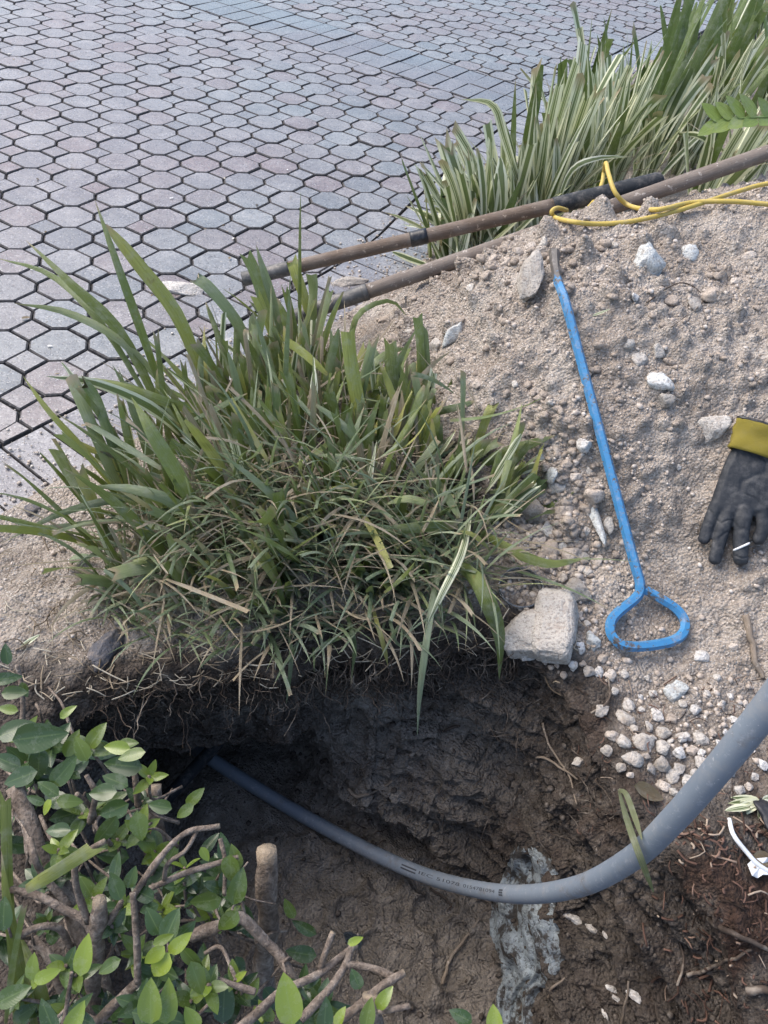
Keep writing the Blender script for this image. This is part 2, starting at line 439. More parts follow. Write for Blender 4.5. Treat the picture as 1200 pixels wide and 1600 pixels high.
# ------------------------------------------------------------------ pavement
def paver_material(name, c1, c2, c3, dust):
    m, nt, b = mat(name, 0.55, 1.0); q = NB(nt); p = q.pos()
    r, g, bl = q.attr()
    rnd = q.math('FRACT', q.math('ADD', q.orand(), r))
    c = q.ramp(rnd, [(0.0, c1), (0.5, c2), (1.0, c3)])
    zone = q.ramp(q.noise(p, 0.9, 1, 0.5), [(0.40, 0), (0.58, 1)])  # red paver zones; their tone also stands in for dark tree reflections
    c = q.mix(q.math('MULTIPLY', zone, 0.65), c, q.mix(0.55, c, (0.19, 0.10, 0.09)))
    n1 = q.noise(p, 38, 4, 0.75)
    c = q.mix(q.ramp(n1, [(0.4, 0), (0.65, 1)]), q.mix(0.35, c, (0.06, 0.055, 0.055)), c)
    pits = q.ramp(q.noise(p, 150, 2, 0.7), [(0.36, 1), (0.43, 0)])
    c = q.mix(q.math('MULTIPLY', pits, 0.75), c, (0.03, 0.028, 0.028))
    specks = q.ramp(q.noise(p, 210, 2, 0.6), [(0.6, 0), (0.66, 1)])
    c = q.mix(q.math('MULTIPLY', specks, 0.6), c, (0.55, 0.54, 0.52))
    # sand blown and trodden off the bed
    ds = q.ramp(q.noise(p, 7, 4, 0.75), [(0.46, 0), (0.75, 1)])
    fine = q.ramp(q.noise(p, 130, 3, 0.8), [(0.4, 0), (0.62, 1)])
    dm = q.math('MULTIPLY', q.math('MULTIPLY', ds, fine), dust)
    c = q.mix(dm, c, (0.52, 0.49, 0.46))
    q.l(c, b.inputs['Base Color'])
    q.l(q.math('ADD', q.math('MULTIPLY', n1, 0.3), 0.15), b.inputs['Roughness'])
    h = q.math('ADD', n1, q.math('MULTIPLY', pits, -0.8))
    q.bump(h, 0.3, 0.003, b)
    return m
M_PAVER = paver_material('concrete paver', (0.185, 0.138, 0.126), (0.215, 0.22, 0.213), (0.14, 0.155, 0.158), 0.6)
M_BAND = paver_material('grey concrete brick', (0.12, 0.158, 0.172), (0.16, 0.192, 0.203), (0.115, 0.14, 0.153), 0.25)
M_BORDER = paver_material('dusty border brick', (0.2, 0.22, 0.23), (0.24, 0.255, 0.262), (0.175, 0.19, 0.2), 0.95)
def joint_material():
    m, nt, b = mat('joint sand', 0.95, 0.1); q = NB(nt); p = q.pos()
    c = q.ramp(q.noise(p, 60, 6, 0.7), [(0.35, (0.05, 0.049, 0.05)), (0.7, (0.17, 0.16, 0.15))])
    q.l(c, b.inputs['Base Color']); q.bump(q.noise(p, 220, 4, 0.7), 0.6, 0.004, b)
    return m
M_JOINT = joint_material()

YAW = R_(19.111); PIT = 0.14
LO = np.array([-0.90099761, 1.8957436]) * CAM_H
E1 = np.array([math.cos(YAW), math.sin(YAW)]); E2 = np.array([-math.sin(YAW), math.cos(YAW)])
def lat(c, j): return LO + PIT * (c * E1 + j * E2)
TOP = 0.0
def clip(poly, p0, n):
    """keep the side where (p-p0).n >= 0"""
    out = []
    for i in range(len(poly)):
        a, b = poly[i], poly[(i + 1) % len(poly)]
        da, db = (a - p0) @ n, (b - p0) @ n
        if da >= 0: out.append(a)
        if da * db < 0: out.append(a + (b - a) * da / (da - db))
    return out
def area(poly):
    a = 0
    for i in range(len(poly)):
        x, y = poly[i], poly[(i + 1) % len(poly)]; a += x[0] * y[1] - x[1] * y[0]
    return a / 2
def inset(poly, d):
    """shrink a convex polygon by d"""
    if area(poly) < 0: poly = poly[::-1]
    out = list(poly)
    n = len(poly)
    for i in range(n):
        a, b = poly[i], poly[(i + 1) % n]; e = b - a; L = np.linalg.norm(e)
        if L < 1e-6: continue
        nn = np.array([-e[1], e[0]]) / L
        out = clip(out, a + nn * d, nn)
        if len(out) < 3: return []
    return out
def prism_geo(poly, ch=0.0032, h=0.045, z=0.0):
    """paver block with chamfered top"""
    if area(poly) < 0: poly = poly[::-1]
    c = sum(poly) / len(poly); n = len(poly)
    ins = []
    for p in poly:
        v = c - p; L = np.linalg.norm(v); ins.append(p + v / L * min(ch * 1.25, L * .3))
    V = [(p[0], p[1], z - h) for p in poly] + [(p[0], p[1], z - ch) for p in poly] + [(p[0], p[1], z) for p in ins]
    Fc = [tuple(range(2 * n, 3 * n))]
    for i in range(n):
        k = (i + 1) % n
        Fc += [(i, k, n + k, n + i), (n + i, n + k, 2 * n + k, 2 * n + i)]
    return V, Fc

GAP = 0.0022
s_ = 0.14 * PIT; hp = PIT / 2
OCT = [np.array(v) for v in [(hp, -s_), (hp, s_), (s_, hp), (-s_, hp), (-hp, s_), (-hp, -s_), (-s_, -hp), (s_, -hp)]]
dq = hp - s_
SQ = [np.array(v) for v in [(dq, 0), (0, dq), (-dq, 0), (0, -dq)]]
def world_poly(pl, c, j): return [lat(c, j) + v[0] * E1 + v[1] * E2 for v in pl]
BW = 0.215      # width of the border course along the bed
dn = (E1 + E2) / math.sqrt(2)
def diag(v): return LO + dn * (v * PIT / math.sqrt(2))
pieces = []
def field_side(poly, low):
    """clip to the near / far side of the two-brick band and to the border"""
    poly = clip(poly, diag(20.72) if low else diag(24.62), -dn if low else dn)
    if len(poly) < 3: return []
    c = sum(poly) / len(poly)
    d, k, N = edge_sd([c]); d, k, N = d[0], k[0], N[0]
    if d < BW - 0.12: return []
    if d < BW + 0.15: poly = clip(poly, EDGE[k] + N * (BW + 0.002), N)
    return poly
for low in (True, False):
    off = 0.0 if low else 0.2
    for c in range(-14, 60):
        for j in range(-16, 60):
            for kind, pl, co, jo in (('octagon_paver', OCT, 0, 0), ('square_paver', SQ, .5, .5)):
                cc, jj = c + co, j + jo + off
                if low and cc + jj > 22: continue
                if (not low) and cc + jj < 23.2: continue
                ctr = lat(cc, jj)
                if ctr[1] < 0.2 or ctr[1] > 9.5: continue
                x, y, D = pxof((ctr[0], ctr[1], 0))
                if D < 0.5 or x < -260 or x > 1330 or y < -170 or y > 1050: continue
                full = world_poly(pl, cc, jj)
                po = field_side(full, low)
                if len(po) < 3 or abs(area(po)) < 2e-4: continue
                po = inset(po, GAP)
                if len(po) < 3 or abs(area(po)) < 1.5e-4: continue
                inframe = -40 < x < 1240 and -40 < y < 900
                pieces.append((kind, po, D if inframe else D + 20, ctr))
# the two-brick band
tb = np.array([E1[0] - E2[0], E1[1] - E2[1]]) / math.sqrt(2)
bl_ = 24.62 - 20.72; blen = bl_ * PIT / math.sqrt(2) / 2; bwid = 0.098
b0 = diag(20.72)
for i in range(-40, 45):
    for k in (0, 1):
        o = b0 + tb * (i * bwid + 0.02) + dn * (k * blen)
        po = [o, o + tb * bwid, o + tb * bwid + dn * blen, o + dn * blen]
        ctr = sum(po) / 4
        x, y, D = pxof((ctr[0], ctr[1], 0))
        if D < .5 or x < -260 or x > 1330 or y < -170: continue
        d, kk, N = edge_sd([ctr])
        if d[0] < BW - .1: continue
        if d[0] < BW + .2: po = clip(po, EDGE[kk[0]] + N[0] * (BW + .002), N[0])
        if len(po) < 3: continue
        po = inset(po, GAP)
        if len(po) < 3 or abs(area(po)) < 2e-4: continue
        pieces.append(('brick', po, D if (-40 < x < 1240 and -40 < y) else D + 20, ctr))
# border course along the bed's edge
L_ = np.r_[0, np.cumsum(np.linalg.norm(np.diff(EDGE, axis=0), axis=1))]
sarc = 0.0
while sarc < L_[-1] - 0.3:
    def pt(s, off):
        p = np.array([np.interp(s, L_, EDGE[:, 0]), np.interp(s, L_, EDGE[:, 1])])
        e = 0.02; a = np.array([np.interp(s - e, L_, EDGE[:, 0]), np.interp(s - e, L_, EDGE[:, 1])]); b = np.array([np.interp(s + e, L_, EDGE[:, 0]), np.interp(s + e, L_, EDGE[:, 1])])
        t = (b - a) / np.linalg.norm(b - a); return p + np.array([-t[1], t[0]]) * off
    po = [pt(sarc, .012), pt(sarc + .105, .012), pt(sarc + .105, BW), pt(sarc, BW)]
    sarc += 0.105
    ctr = sum(po) / 4; x, y, D = pxof((ctr[0], ctr[1], 0))
    if D < .5 or x < -260 or x > 1330 or y < -170 or y > 1150: continue
    po = inset(po, GAP * .8)
    if len(po) >= 3: pieces.append(('border_brick', po, D if (-40 < x < 1240 and -40 < y) else D + 20, ctr))

def bedding():
    # one large sheet under the blocks reaching past the horizon, cut out where the bed is
    me = bpy.data.meshes.new('pavement'); bm = bmesh.new()
    Z = -0.012
    far = 250.0
    E = [(-1.75, -far)] + [tuple(e) for e in EDGE[::2]] + [(5.6, 14.2), (60, 130), (60, far)]
    vs = [(bm.verts.new((x, y, Z)), bm.verts.new((-far, y, Z))) for x, y in E]
    for p, r in zip(vs[:-1], vs[1:]): bm.faces.new((p[0], r[0], r[1], p[1]))
    bm.to_mesh(me); bm.free(); me.materials.append(M_JOINT)
    o = link('pavement', me); o['kind'] = 'structure'; o['label'] = 'paved drive of octagon and square concrete blocks'
    me2 = bpy.data.meshes.new('terrain'); me2.from_pydata([(-far, -far, -1.2), (far, -far, -1.2), (far, far, -1.2), (-far, far, -1.2)], [], [(0, 1, 2, 3)])
    me2.materials.append(M_SOIL); a = me2.attributes.new('tint', 'FLOAT_COLOR', 'POINT'); a.data.foreach_set('color', [.4, 0, 0, 1] * 4)
    o2 = link('terrain', me2); o2['kind'] = 'structure'
    return o
PAVE = bedding()
MATS = {'octagon_paver': M_PAVER, 'square_paver': M_PAVER, 'brick': M_BAND, 'border_brick': M_BORDER}
LIM = {'octagon_paver': 300, 'square_paver': 300, 'brick': 300, 'border_brick': 300}
shared = {}
def arris_material():
    m, nt, b = mat('dirty paver edge', 0.95, 0.1); q = NB(nt); p = q.pos()
    q.l(q.ramp(q.noise(p, 80, 3, 0.7), [(0.35, (0.05, 0.048, 0.05)), (0.7, (0.14, 0.132, 0.128))]), b.inputs['Base Color'])
    return m
M_ARRIS = arris_material()
def dirty(me, n):
    # grimy worn edges: every face but the top of each block
    me.materials.append(M_ARRIS)
    for f in me.polygons:
        if abs(f.normal.z) < .95: f.material_index = 1
for kind in MATS:
    lst = sorted([p for p in pieces if p[0] == kind], key=lambda p: p[2])
    rest = Acc()
    for i, (k, po, D, ctr) in enumerate(lst):
        tz = nrg.normal(0, 0.0014); tx, ty = nrg.normal(0, 0.009, 2)
        tint = (nrg.rand(), 0, 0, 1)
        if i < LIM[kind]:
            c = np.array([ctr[0], ctr[1]])
            sig = (kind, len(po), tuple(np.round(np.concatenate([(p - c) for p in po]), 4)))
            me = shared.get(sig)
            if me is None:
                V, Fc = prism_geo([p - c for p in po])
                me = mesh(kind, V, Fc, MATS[kind], False); dirty(me, len(po)); shared[sig] = me
            o = link(kind, me, PAVE, (c[0], c[1], tz)); o.rotation_euler = (tx, ty, 0)
        else:
            V, Fc = prism_geo(po, z=tz); rest.add(V, Fc, tint)
    if rest.V:
        me = rest.mesh(kind + 's_beyond', MATS[kind], False); dirty(me, 0); o = link(kind + 's_beyond', me, PAVE); o['kind'] = 'stuff'
print('pieces', {k: sum(p[0] == k for p in pieces) for k in MATS}, 'meshes', len(shared))
# ------------------------------------------------------------------ stones and clods
def rock_material(name, stops, spec=0.2, rough=0.85):
    m, nt, b = mat(name, rough, spec); q = NB(nt); p = q.obj(); w_ = q.pos()
    n1 = q.noise(w_, 28, 5, 0.7); n2 = q.noise(w_, 190, 3, 0.7)
    c = q.ramp(q.math('ADD', q.math('MULTIPLY', q.orand(), 0.5), q.math('MULTIPLY', n1, 0.55)), stops)
    c = q.mix(q.ramp(n2, [(0.36, 1), (0.5, 0)]), c, q.mix(0.55, c, (0.12, 0.10, 0.085)))
    dirt = q.ramp(q.noise(w_, 55, 4, 0.75), [(0.5, 0), (0.7, 1)])
    c = q.mix(q.math('MULTIPLY', dirt, 0.7), c, (0.34, 0.28, 0.23))
    q.l(c, b.inputs['Base Color'])
    q.bump(q.math('ADD', n2, n1), 0.8, 0.006, b)
    return m
M_LIME = rock_material('limestone', [(0.2, (0.34, 0.30, 0.255)), (0.5, (0.53, 0.495, 0.45)), (0.85, (0.72, 0.70, 0.665))])
M_BLUE = rock_material('blue grey stone', [(0.2, (0.43, 0.445, 0.43)), (0.5, (0.56, 0.575, 0.555)), (0.85, (0.70, 0.71, 0.69))])
M_TAN = rock_material('tan limestone', [(0.2, (0.40, 0.36, 0.31)), (0.5, (0.50, 0.46, 0.41)), (0.85, (0.58, 0.55, 0.50))])
M_CLOD = rock_material('sand clod', [(0.2, (0.36, 0.30, 0.245)), (0.5, (0.48, 0.41, 0.345)), (0.85, (0.58, 0.52, 0.46))], 0.05, 0.95)
M_DARKROCK = rock_material('dark soil lump', [(0.2, (0.05, 0.05, 0.055)), (0.5, (0.10, 0.10, 0.11)), (0.85, (0.15, 0.15, 0.165))])

def ico(sub):
    bm = bmesh.new(); bmesh.ops.create_icosphere(bm, subdivisions=sub, radius=1.0)
    V = np.array([v.co[:] for v in bm.verts]); Fc = np.array([[v.index for v in f.verts] for f in bm.faces]); bm.free()
    return V, Fc
def rock_geo(sub, seed, angular=0.5):
    V, Fc = ico(sub); V = V.copy()
    r = np.random.RandomState(seed)
    # planar cuts give broken faces
    for i in range(int(4 + 9 * angular)):
        n = r.normal(size=3); n /= np.linalg.norm(n); d = r.uniform(0.55, 0.85)
        s = V @ n; m = s > d
        V[m] -= n * ((s[m] - d) * (0.55 + 0.45 * angular))[:, None]
    L = np.linalg.norm(V, axis=1)
    k = 1.35 + (0.9 if angular < .3 else 0)
    V = V * (1 + k * 0.2 * fbm(V * 1.6 + seed * 3.1, 3, seed) + k * 0.10 * fbm(V * 4.5 + seed, 3, seed + 4))[:, None]
    return V, Fc
ROCKS = {}
def rock_mesh(kind, variant, m, sub=3, ang=0.5):
    k = (kind, variant)
    if k not in ROCKS:
        V, Fc = rock_geo(sub, variant * 7 + hash(kind) % 5 * 0 + len(kind), ang); ROCKS[k] = np_mesh(kind, V, Fc, m, True)
    return ROCKS[k]
def put_rock(name, px, py, w, h, m, kind, variant, label, cat, group=None, sink=0.35, thick=None, rot=None, sub=3, ang=0.5):
    p, n = hit(px, py); D = (np.array(p) - CPOS) @ FW; s = D / F_PX
    o = link(name, rock_mesh(kind, variant, m, sub, ang))
    a, b = w * s / 2, h * s / 2 * 1.15
    t = thick * s / 2 if thick else 0.65 * min(a, b)
    o.scale = (a, b, t)
    z = n.normalized(); up = Vector(UP) + Vector((0, 0, 0.0)); y = (up - z * up.dot(z)).normalized(); x = y.cross(z)
    Mr = Matrix((x, y, z)).transposed().to_4x4() @ Matrix.Rotation(rot if rot is not None else rng.uniform(-.4, .4), 4, 'Z')
    o.rotation_euler = Mr.to_euler()
    o.location = p + z * t * (1 - 2 * sink)
    tag(o, label, cat, group)
    return o
BIG = [
 (830, 436, 52, 80, 'M_LIME', 'pale slab half buried in the heap beside the bar\'s dark tip', .3, 35, .25),
 (1012, 410, 56, 52, 'M_BLUE', 'pale green grey chunk lying near the top of the sand heap', .3, None, .3),
 (1074, 398, 34, 30, 'M_BLUE', 'small blue grey stone just right of the green grey chunk on the heap', .3, None, 0),
 (708, 522, 24, 46, 'M_BLUE', 'sharp pale blue stone in the heap above the cut grass', .35, 18, -.5),
 (681, 541, 27, 22, 'M_TAN', 'brown rounded pebble left of the sharp pale blue stone', .35, None, 0),
 (1032, 598, 38, 44, 'M_BLUE', 'pale rough stone on the heap, upper of a touching pair', .4, None, .3),
 (1043, 625, 30, 28, 'M_LIME', 'white rounded stone on the heap, lower of a touching pair', .3, None, 0),
 (999, 561, 25, 34, 'M_LIME', 'white stone right of the blue bar next to a cream stone', .35, None, 0),
 (1029, 549, 26, 25, 'M_TAN', 'cream angular stone right of the small white stone on the heap', .3, None, .6),
 (990, 466, 24, 14, 'M_LIME', 'flat cream stone high on the heap right of the blue bar', .2, 12, 0),
 (983, 538, 22, 16, 'M_TAN', 'small tan stone up left of the cream angular stone', .3, None, 0),
 (862, 742, 44, 26, 'M_BLUE', 'flat blue white chip in the rubble right of the grass', .2, 14, -.2),
 (843, 717, 18, 26, 'M_BLUE', 'little pale stone above the flat blue white chip', .3, None, 0),
 (914, 692, 26, 24, 'M_LIME', 'smooth round pebble touching the left side of the blue bar', .15, 22, 0),
 (930, 812, 17, 92, 'M_BLUE', 'long thin pale shard pointing down beside the blue bar', .15, 14, .28),
 (930, 775, 36, 34, 'M_CLOD', 'brown blocky lump between the pale shard and blue bar', .3, None, .2),
 (951, 822, 18, 26, 'M_TAN', 'cream pebble wedged between the pale shard and blue bar', .25, None, 0),
 (898, 930, 60, 48, 'M_LIME', 'cracked layered limestone chunk above the large tan block', .25, None, -.3),
 (824, 1019, 36, 28, 'M_LIME', 'grey chunk under the tan limestone block at the hole\'s lip', .3, None, 0),
 (925, 1001, 27, 28, 'M_BLUE', 'white grey stone left of the blue loop handle', .25, None, .4),
 (1095, 1026, 30, 20, 'M_LIME', 'pale flat stone below right of the blue loop handle', .3, 14, 0),
 (1056, 1080, 40, 34, 'M_BLUE', 'pale broken stone above the gravel patch', .25, None, .2),
 (1006, 1160, 37, 34, 'M_LIME', 'biggest white rounded stone in the gravel patch', .25, 30, 0),
 (988, 1188, 40, 24, 'M_LIME', 'white oval stone under the biggest stone of the gravel patch', .25, 20, -.1),
 (1115, 668, 66, 46, 'M_LIME', 'pale slab half buried beside the glove\'s yellow cuff', .5, 24, .3),
 (163, 1020, 44, 92, 'M_DARKROCK', 'dark blue black stone at the left edge of the hole', .3, 40, -.55),
 (52, 796, 34, 22, 'M_DARKROCK', 'brown grey lump on the pale border bricks at far left', .3, 16, 0),
 (282, 452, 70, 36, 'M_LIME', 'white mortar chunk on the paving behind the tall grass', .3, 16, -.2),
 (545, 441, 74, 22, 'M_LIME', 'flat white chunk on the paving between the two tool handles', .3, 12, .3),
]
for i, (x, y, w_, h_, mm, lab, sk, th, ro) in enumerate(BIG):
    put_rock('stone', x, y, w_, h_, globals()[mm], 'stone_' + mm, i % 9 + 1, lab, 'stone', None, min(.5, sk + .12), th, ro, sub=4 if w_ > 40 else 3, ang=0.75)
def tan_block():
    """L shaped limestone block made of two broken boxes grown together"""
    p, n = hit(848, 985); D = (np.array(p) - CPOS) @ FW; s = D / F_PX
    z = n.normalized(); up = Vector(UP); y = (up - z * up.dot(z)).normalized(); x = y.cross(z)
    V0, F0 = ico(5); A = Acc()
    for cx, cy, w_, h_, t_, sd in ((-22, -8, 36, 31, 26, 3), (20, 6, 32, 50, 30, 8)):
        B = np.sign(V0) * np.abs(V0) ** .42
        r = np.random.RandomState(sd)
        for k in range(7):
            nn = r.normal(size=3); nn /= np.linalg.norm(nn); d = r.uniform(.95, 1.25); q = B @ nn; m = q > d; B[m] -= nn * (q[m] - d)[:, None]
        B = B * (1 + .09 * fbm(B * 1.7 + sd, 3, sd) + .05 * fbm(B * 6 + sd, 3, sd + 1))[:, None]
        lay = fbm(np.c_[B[:, 0] * 1.2, B[:, 1] * 1.2, B[:, 2] * 7], 3, 4); B = B * (1 + .05 * lay)[:, None]
        B = B * np.array([w_, h_ * 1.12, t_]) * s + np.array([cx * s, cy * s * 1.12, 0])
        A.add(B, F0.tolist())
    o = link('stone', A.mesh('limestone_block', M_TAN)); o.matrix_world = Matrix.Translation(p + z * .004) @ Matrix((x, y, z)).transposed().to_4x4()
    tag(o, 'large tan limestone block on the hole\'s edge below the grass', 'stone')
tan_block()
GRAVEL = [(940,1111,26),(982,1104,25),(975,1127,33),(1002,1110,14),(956,1152,23),(975,1162,26),(949,1172,18),(1012,1136,17),(1025,1120,27),(1047,1125,19),(1036,1147,25),(1065,1155,27),(1095,1157,23),(1122,1165,18),(1122,1182,23),(1097,1195,26),(1032,1195,29),(1050,1215,24),(1072,1225,27),(1035,1230,23),(1015,1202,19),(1060,1202,22),(1035,1170,23),(1060,1177,23),(1081,1175,19),(1095,1179,16),(971,1200,18),(904,1192,22),(1147,1126,16),(1112,1146,15),(1089,1146,10),(1085,1109,20),(1067,1102,14),(1155,1236,19),(1170,1230,16),(1178,1214,18),(1190,1196,20),(1052,1240,15),(1000,1230,12),(985,1212,12),(1020,1085,14),(1000,1090,12),(960,1080,15),(935,1050,20),(952,1056,22),(920,1050,20),(873,1029,18),(895,1040,18),(905,1012,20),(940,1030,16),(975,1055,16),(1010,1060,12),(1120,1060,14),(1140,1090,12),(1075,1060,14),(1132,1145,12),(1110,1215,17),(1085,1210,15),(1140,1205,18),(1008,1182,14),(1048,1160,14),(1020,1155,12),(990,1140,14),(1128,1098,12),(1163,1100,14),(1105,1085,12)]
def gravel_label(i, x, y):
    look = ('white', 'white', 'tan', 'white', 'brown')[i % 5]
    row = 'upper' if y < 1112 else 'middle' if y < 1172 else 'lower'
    if y < 1062: return look + ' pebble between the tan block and blue loop handle' if x < 990 else look + ' pebble on the sand just below the blue loop handle'
    col = 'left end' if x < 985 else 'centre' if x < 1060 else 'right end'
    if x > 1130: return look + ' pebble lying close beside the grey conduit'
    return look + ' limestone pebble, ' + row + ' ' + col + ' of the gravel patch'
for i, (x, y, s) in enumerate(GRAVEL):
    put_rock('pebble', x, y, s * 1.05 * rng.uniform(.9, 1.15), s * rng.uniform(.85, 1.1), (M_LIME, M_LIME, M_TAN, M_LIME, M_CLOD)[i % 5], ('pebble', 'pebble', 'pebble_tan', 'pebble', 'pebble_brown')[i % 5], i % 7 + 1, gravel_label(i, x, y), 'pebble', 'pebbles in the gravel patch', 0.25, sub=3, ang=0.9)
CLODS = [(820,736,18),(796,738,26),(832,795,42),(848,806,28),(859,829,22),(885,797,22),(887,815,24),(894,788,18),(871,762,24),(887,778,16),(874,799,20),(859,860,30),(881,853,20),(894,865,32),(878,902,22),(906,890,17),(918,892,16),(934,876,17),(780,716,20),(805,700,18),(835,760,20),(815,770,18),(842,845,22),(905,850,18),(915,830,15),(900,745,17),(885,725,16),(905,715,14),(920,735,14),(850,690,15),(870,705,14),(905,915,16),(925,920,14),(940,905,13),(955,890,12),(870,880,20),(850,885,18),(812,760,24),(795,765,18),(900,765,14),(912,870,20),(930,850,14),(940,955,14),(905,960,13),(918,975,14),(1145,1010,14),(1120,985,10),(760,640,16),(735,655,14),(720,590,14),(745,600,18),(790,615,14),(805,600,12),(640,570,18),(700,560,12),(655,600,14),(860,630,12),(965,600,14),(955,640,10),(1010,700,10),(1060,730,10),(1150,440,16),(1170,400,20),(1110,460,30),(1085,475,24),(1050,470,22),(1020,480,18),(940,420,18),(960,385,16),(905,430,12),(790,410,20),(760,430,18),(735,450,16),(810,395,22),(830,385,20),(770,405,18),(850,378,20),(720,500,14),(765,480,12),(660,500,16),(640,520,14),(610,540,16),(600,500,18)]
def clod_label(i, x, y, s):
    sz = 'large' if s >= 24 else 'fist sized' if s >= 18 else 'small'
    if y < 540 and x < 880: wh = 'at the crest of the heap beside the grey handle' if y < 460 else 'on the heap\'s left shoulder above the cut grass'
    elif y < 540: wh = 'high on the heap right of the blue bar'
    elif y < 680: wh = 'on the slope left of the blue bar' if x < 870 else 'on the slope right of the blue bar'
    elif x > 945: wh = 'on the bare sand near the blue loop'
    else: wh = 'in the rubble above the pale shard' if y < 790 else 'in the rubble left of the pale shard' if y < 880 else 'in the rubble above the tan block'
    return sz + (' tan' if i % 4 == 0 else ' brown') + ' sand lump ' + wh
for i, (x, y, s) in enumerate(CLODS):
    put_rock('sand_clod', x, y, s * rng.uniform(.9, 1.25), s * rng.uniform(.85, 1.05), M_CLOD if i % 4 else M_TAN, 'sand_clod' if i % 4 else 'sand_clod_pale', i % 6 + 1, clod_label(i, x, y, s), 'clod', 'sand lumps on the heap', 0.45, sub=3, ang=0.8)

def scatter():
    """uncountable crumbs and grit on the heap, one object"""
    V0, F0 = ico(1); VA, FA = [], []; n = 0
    protos = []
    for i in range(10):
        r = np.random.RandomState(100 + i); protos.append(V0 * (1 + 0.55 * fbm(V0 * 1.3 + i * 5, 2, i))[:, None] * np.array([1, r.uniform(.7, 1), r.uniform(.5, .85)]))
    N_ = 15000
    X = np.where(np.arange(N_) % 8 > 0, nrg.uniform(-0.1, 1.35, N_), nrg.uniform(-1.0, -.2, N_)); Y = nrg.uniform(0.75, 2.45, N_)
    dens = 0.2 + 0.8 * sstep(-.2, .35, vnoise(np.c_[X * 5, Y * 5, np.full(N_, 3.)], 5))
    ed = edge_sd(np.c_[X, Y])[0]
    uu = nrg.rand(N_, 4)
    lipd = np.hypot(X - HC[0], Y - HC[1]) - r_lip(np.arctan2(Y - HC[1], X - HC[0]))
    for it in range(N_):
        x, y = X[it], Y[it]
        px_, py_, D = pxof((x, y, .2))
        if not (-60 < px_ < 1260) or ed[it] > 0: continue
        near = math.exp(-((px_ - 880) / 110) ** 2 - ((py_ - 850) / 160) ** 2)
        if uu[it, 0] > dens[it] + near: continue
        if lipd[it] < .05 + .05 * uu[it, 2]: continue
        z, nn = gz(x, y)
        if z < -0.04: continue
        s = 0.0022 + 0.0055 * uu[it, 1] ** 3 + near * 0.005 * uu[it, 2]
        a = uu[it, 3] * 6.28; ca, sa = math.cos(a), math.sin(a)
        v = protos[it % 10] * s; v = np.c_[v[:, 0] * ca - v[:, 1] * sa, v[:, 0] * sa + v[:, 1] * ca, v[:, 2]]
        VA.append(v + np.array([x, y, z + s * .25])); FA.append(F0 + n); n += len(V0)
    me = np_mesh('soil_crumbs', np.vstack(VA), np.vstack(FA), M_GRIT, True)
    o = link('soil_crumbs', me); o['kind'] = 'stuff'; tag(o, 'loose grit and crumbs of sand scattered over the heap', 'grit')
def grit_mat():
    m, nt, b = mat('grit', 0.95, 0.1); q = NB(nt); p = q.pos()
    c = q.ramp(q.noise(p, 90, 3, 0.6), [(0.3, (0.30, 0.245, 0.20)), (0.52, (0.47, 0.405, 0.345)), (0.72, (0.68, 0.635, 0.58))])
    q.l(c, b.inputs['Base Color']); q.bump(q.noise(p, 500, 3, 0.7), 0.5, 0.002, b)
    return m
M_GRIT = grit_mat()
scatter()
def rubble():
    # broken crust and rubble between the grass and the blue bar, too much to count
    A = Acc(); geos = [rock_geo(2, 40 + k, .6 if k % 2 else .25) for k in range(8)]
    for i in range(760):
        x, y = rng.gauss(868, 42), rng.gauss(810, 90)
        if i % 4 == 0: x, y = rng.uniform(600, 1190), rng.uniform(360, 700)
        if i % 7 == 0: x, y = rng.gauss(800, 70), rng.gauss(410, 25)
        p, n = hit(x, y); D = (np.array(p) - CPOS) @ FW
        if p.z < .02: continue
        s = (3.2 + 7 * rng.random() ** 2.5) * D / F_PX; V, Fc = geos[i % 8]
        a = rng.uniform(0, 6.28); ca, sa = math.cos(a), math.sin(a); q = V * np.array([1, rng.uniform(.6, 1), rng.uniform(.5, .8)]) * s
        q = np.c_[q[:, 0] * ca - q[:, 1] * sa, q[:, 0] * sa + q[:, 1] * ca, q[:, 2]]
        A.add(q + np.array(p) + np.array(n) * s * .15, Fc.tolist())
    o = link('rubble', A.mesh('rubble', M_CLOD)); o['kind'] = 'stuff'; tag(o, 'broken sand crust and fine rubble between the grass and blue bar', 'rubble')
rubble()
def fallen():
    # dark crumbs broken off the hole's walls
    m, nt, b = mat('dark crumbs', 0.95, 0.1); q = NB(nt); p = q.pos()
    q.l(q.ramp(q.noise(p, 60, 3, .7), [(0.3, (0.03, 0.024, 0.02)), (0.52, (0.085, 0.071, 0.06)), (0.7, (0.20, 0.175, 0.152))]), b.inputs['Base Color'])
    A = Acc(); geos = [rock_geo(1, 60 + k, .5) for k in range(8)]
    for i in range(1500):
        x, y = rng.uniform(360, 1190), rng.uniform(1030, 1610)
        p, n = hit(x, y); D = (np.array(p) - CPOS) @ FW
        if p.z > .01 or (x < 760 and y > 1320 and i % 3): continue
        s = (1.6 + 6 * rng.random() ** 4) * D / F_PX; V, Fc = geos[i % 8]
        a = rng.uniform(0, 6.28); ca, sa = math.cos(a), math.sin(a); v = V * np.array([1, rng.uniform(.6, 1), rng.uniform(.5, .8)]) * s
        v = np.c_[v[:, 0] * ca - v[:, 1] * sa, v[:, 0] * sa + v[:, 1] * ca, v[:, 2]]
        A.add(v + np.array(p) + np.array(n) * s * .2, Fc.tolist())
    o = link('fallen_soil', A.mesh('fallen_soil', m)); o['kind'] = 'stuff'; tag(o, 'dark crumbs of soil fallen down the sides of the hole', 'soil')
fallen()
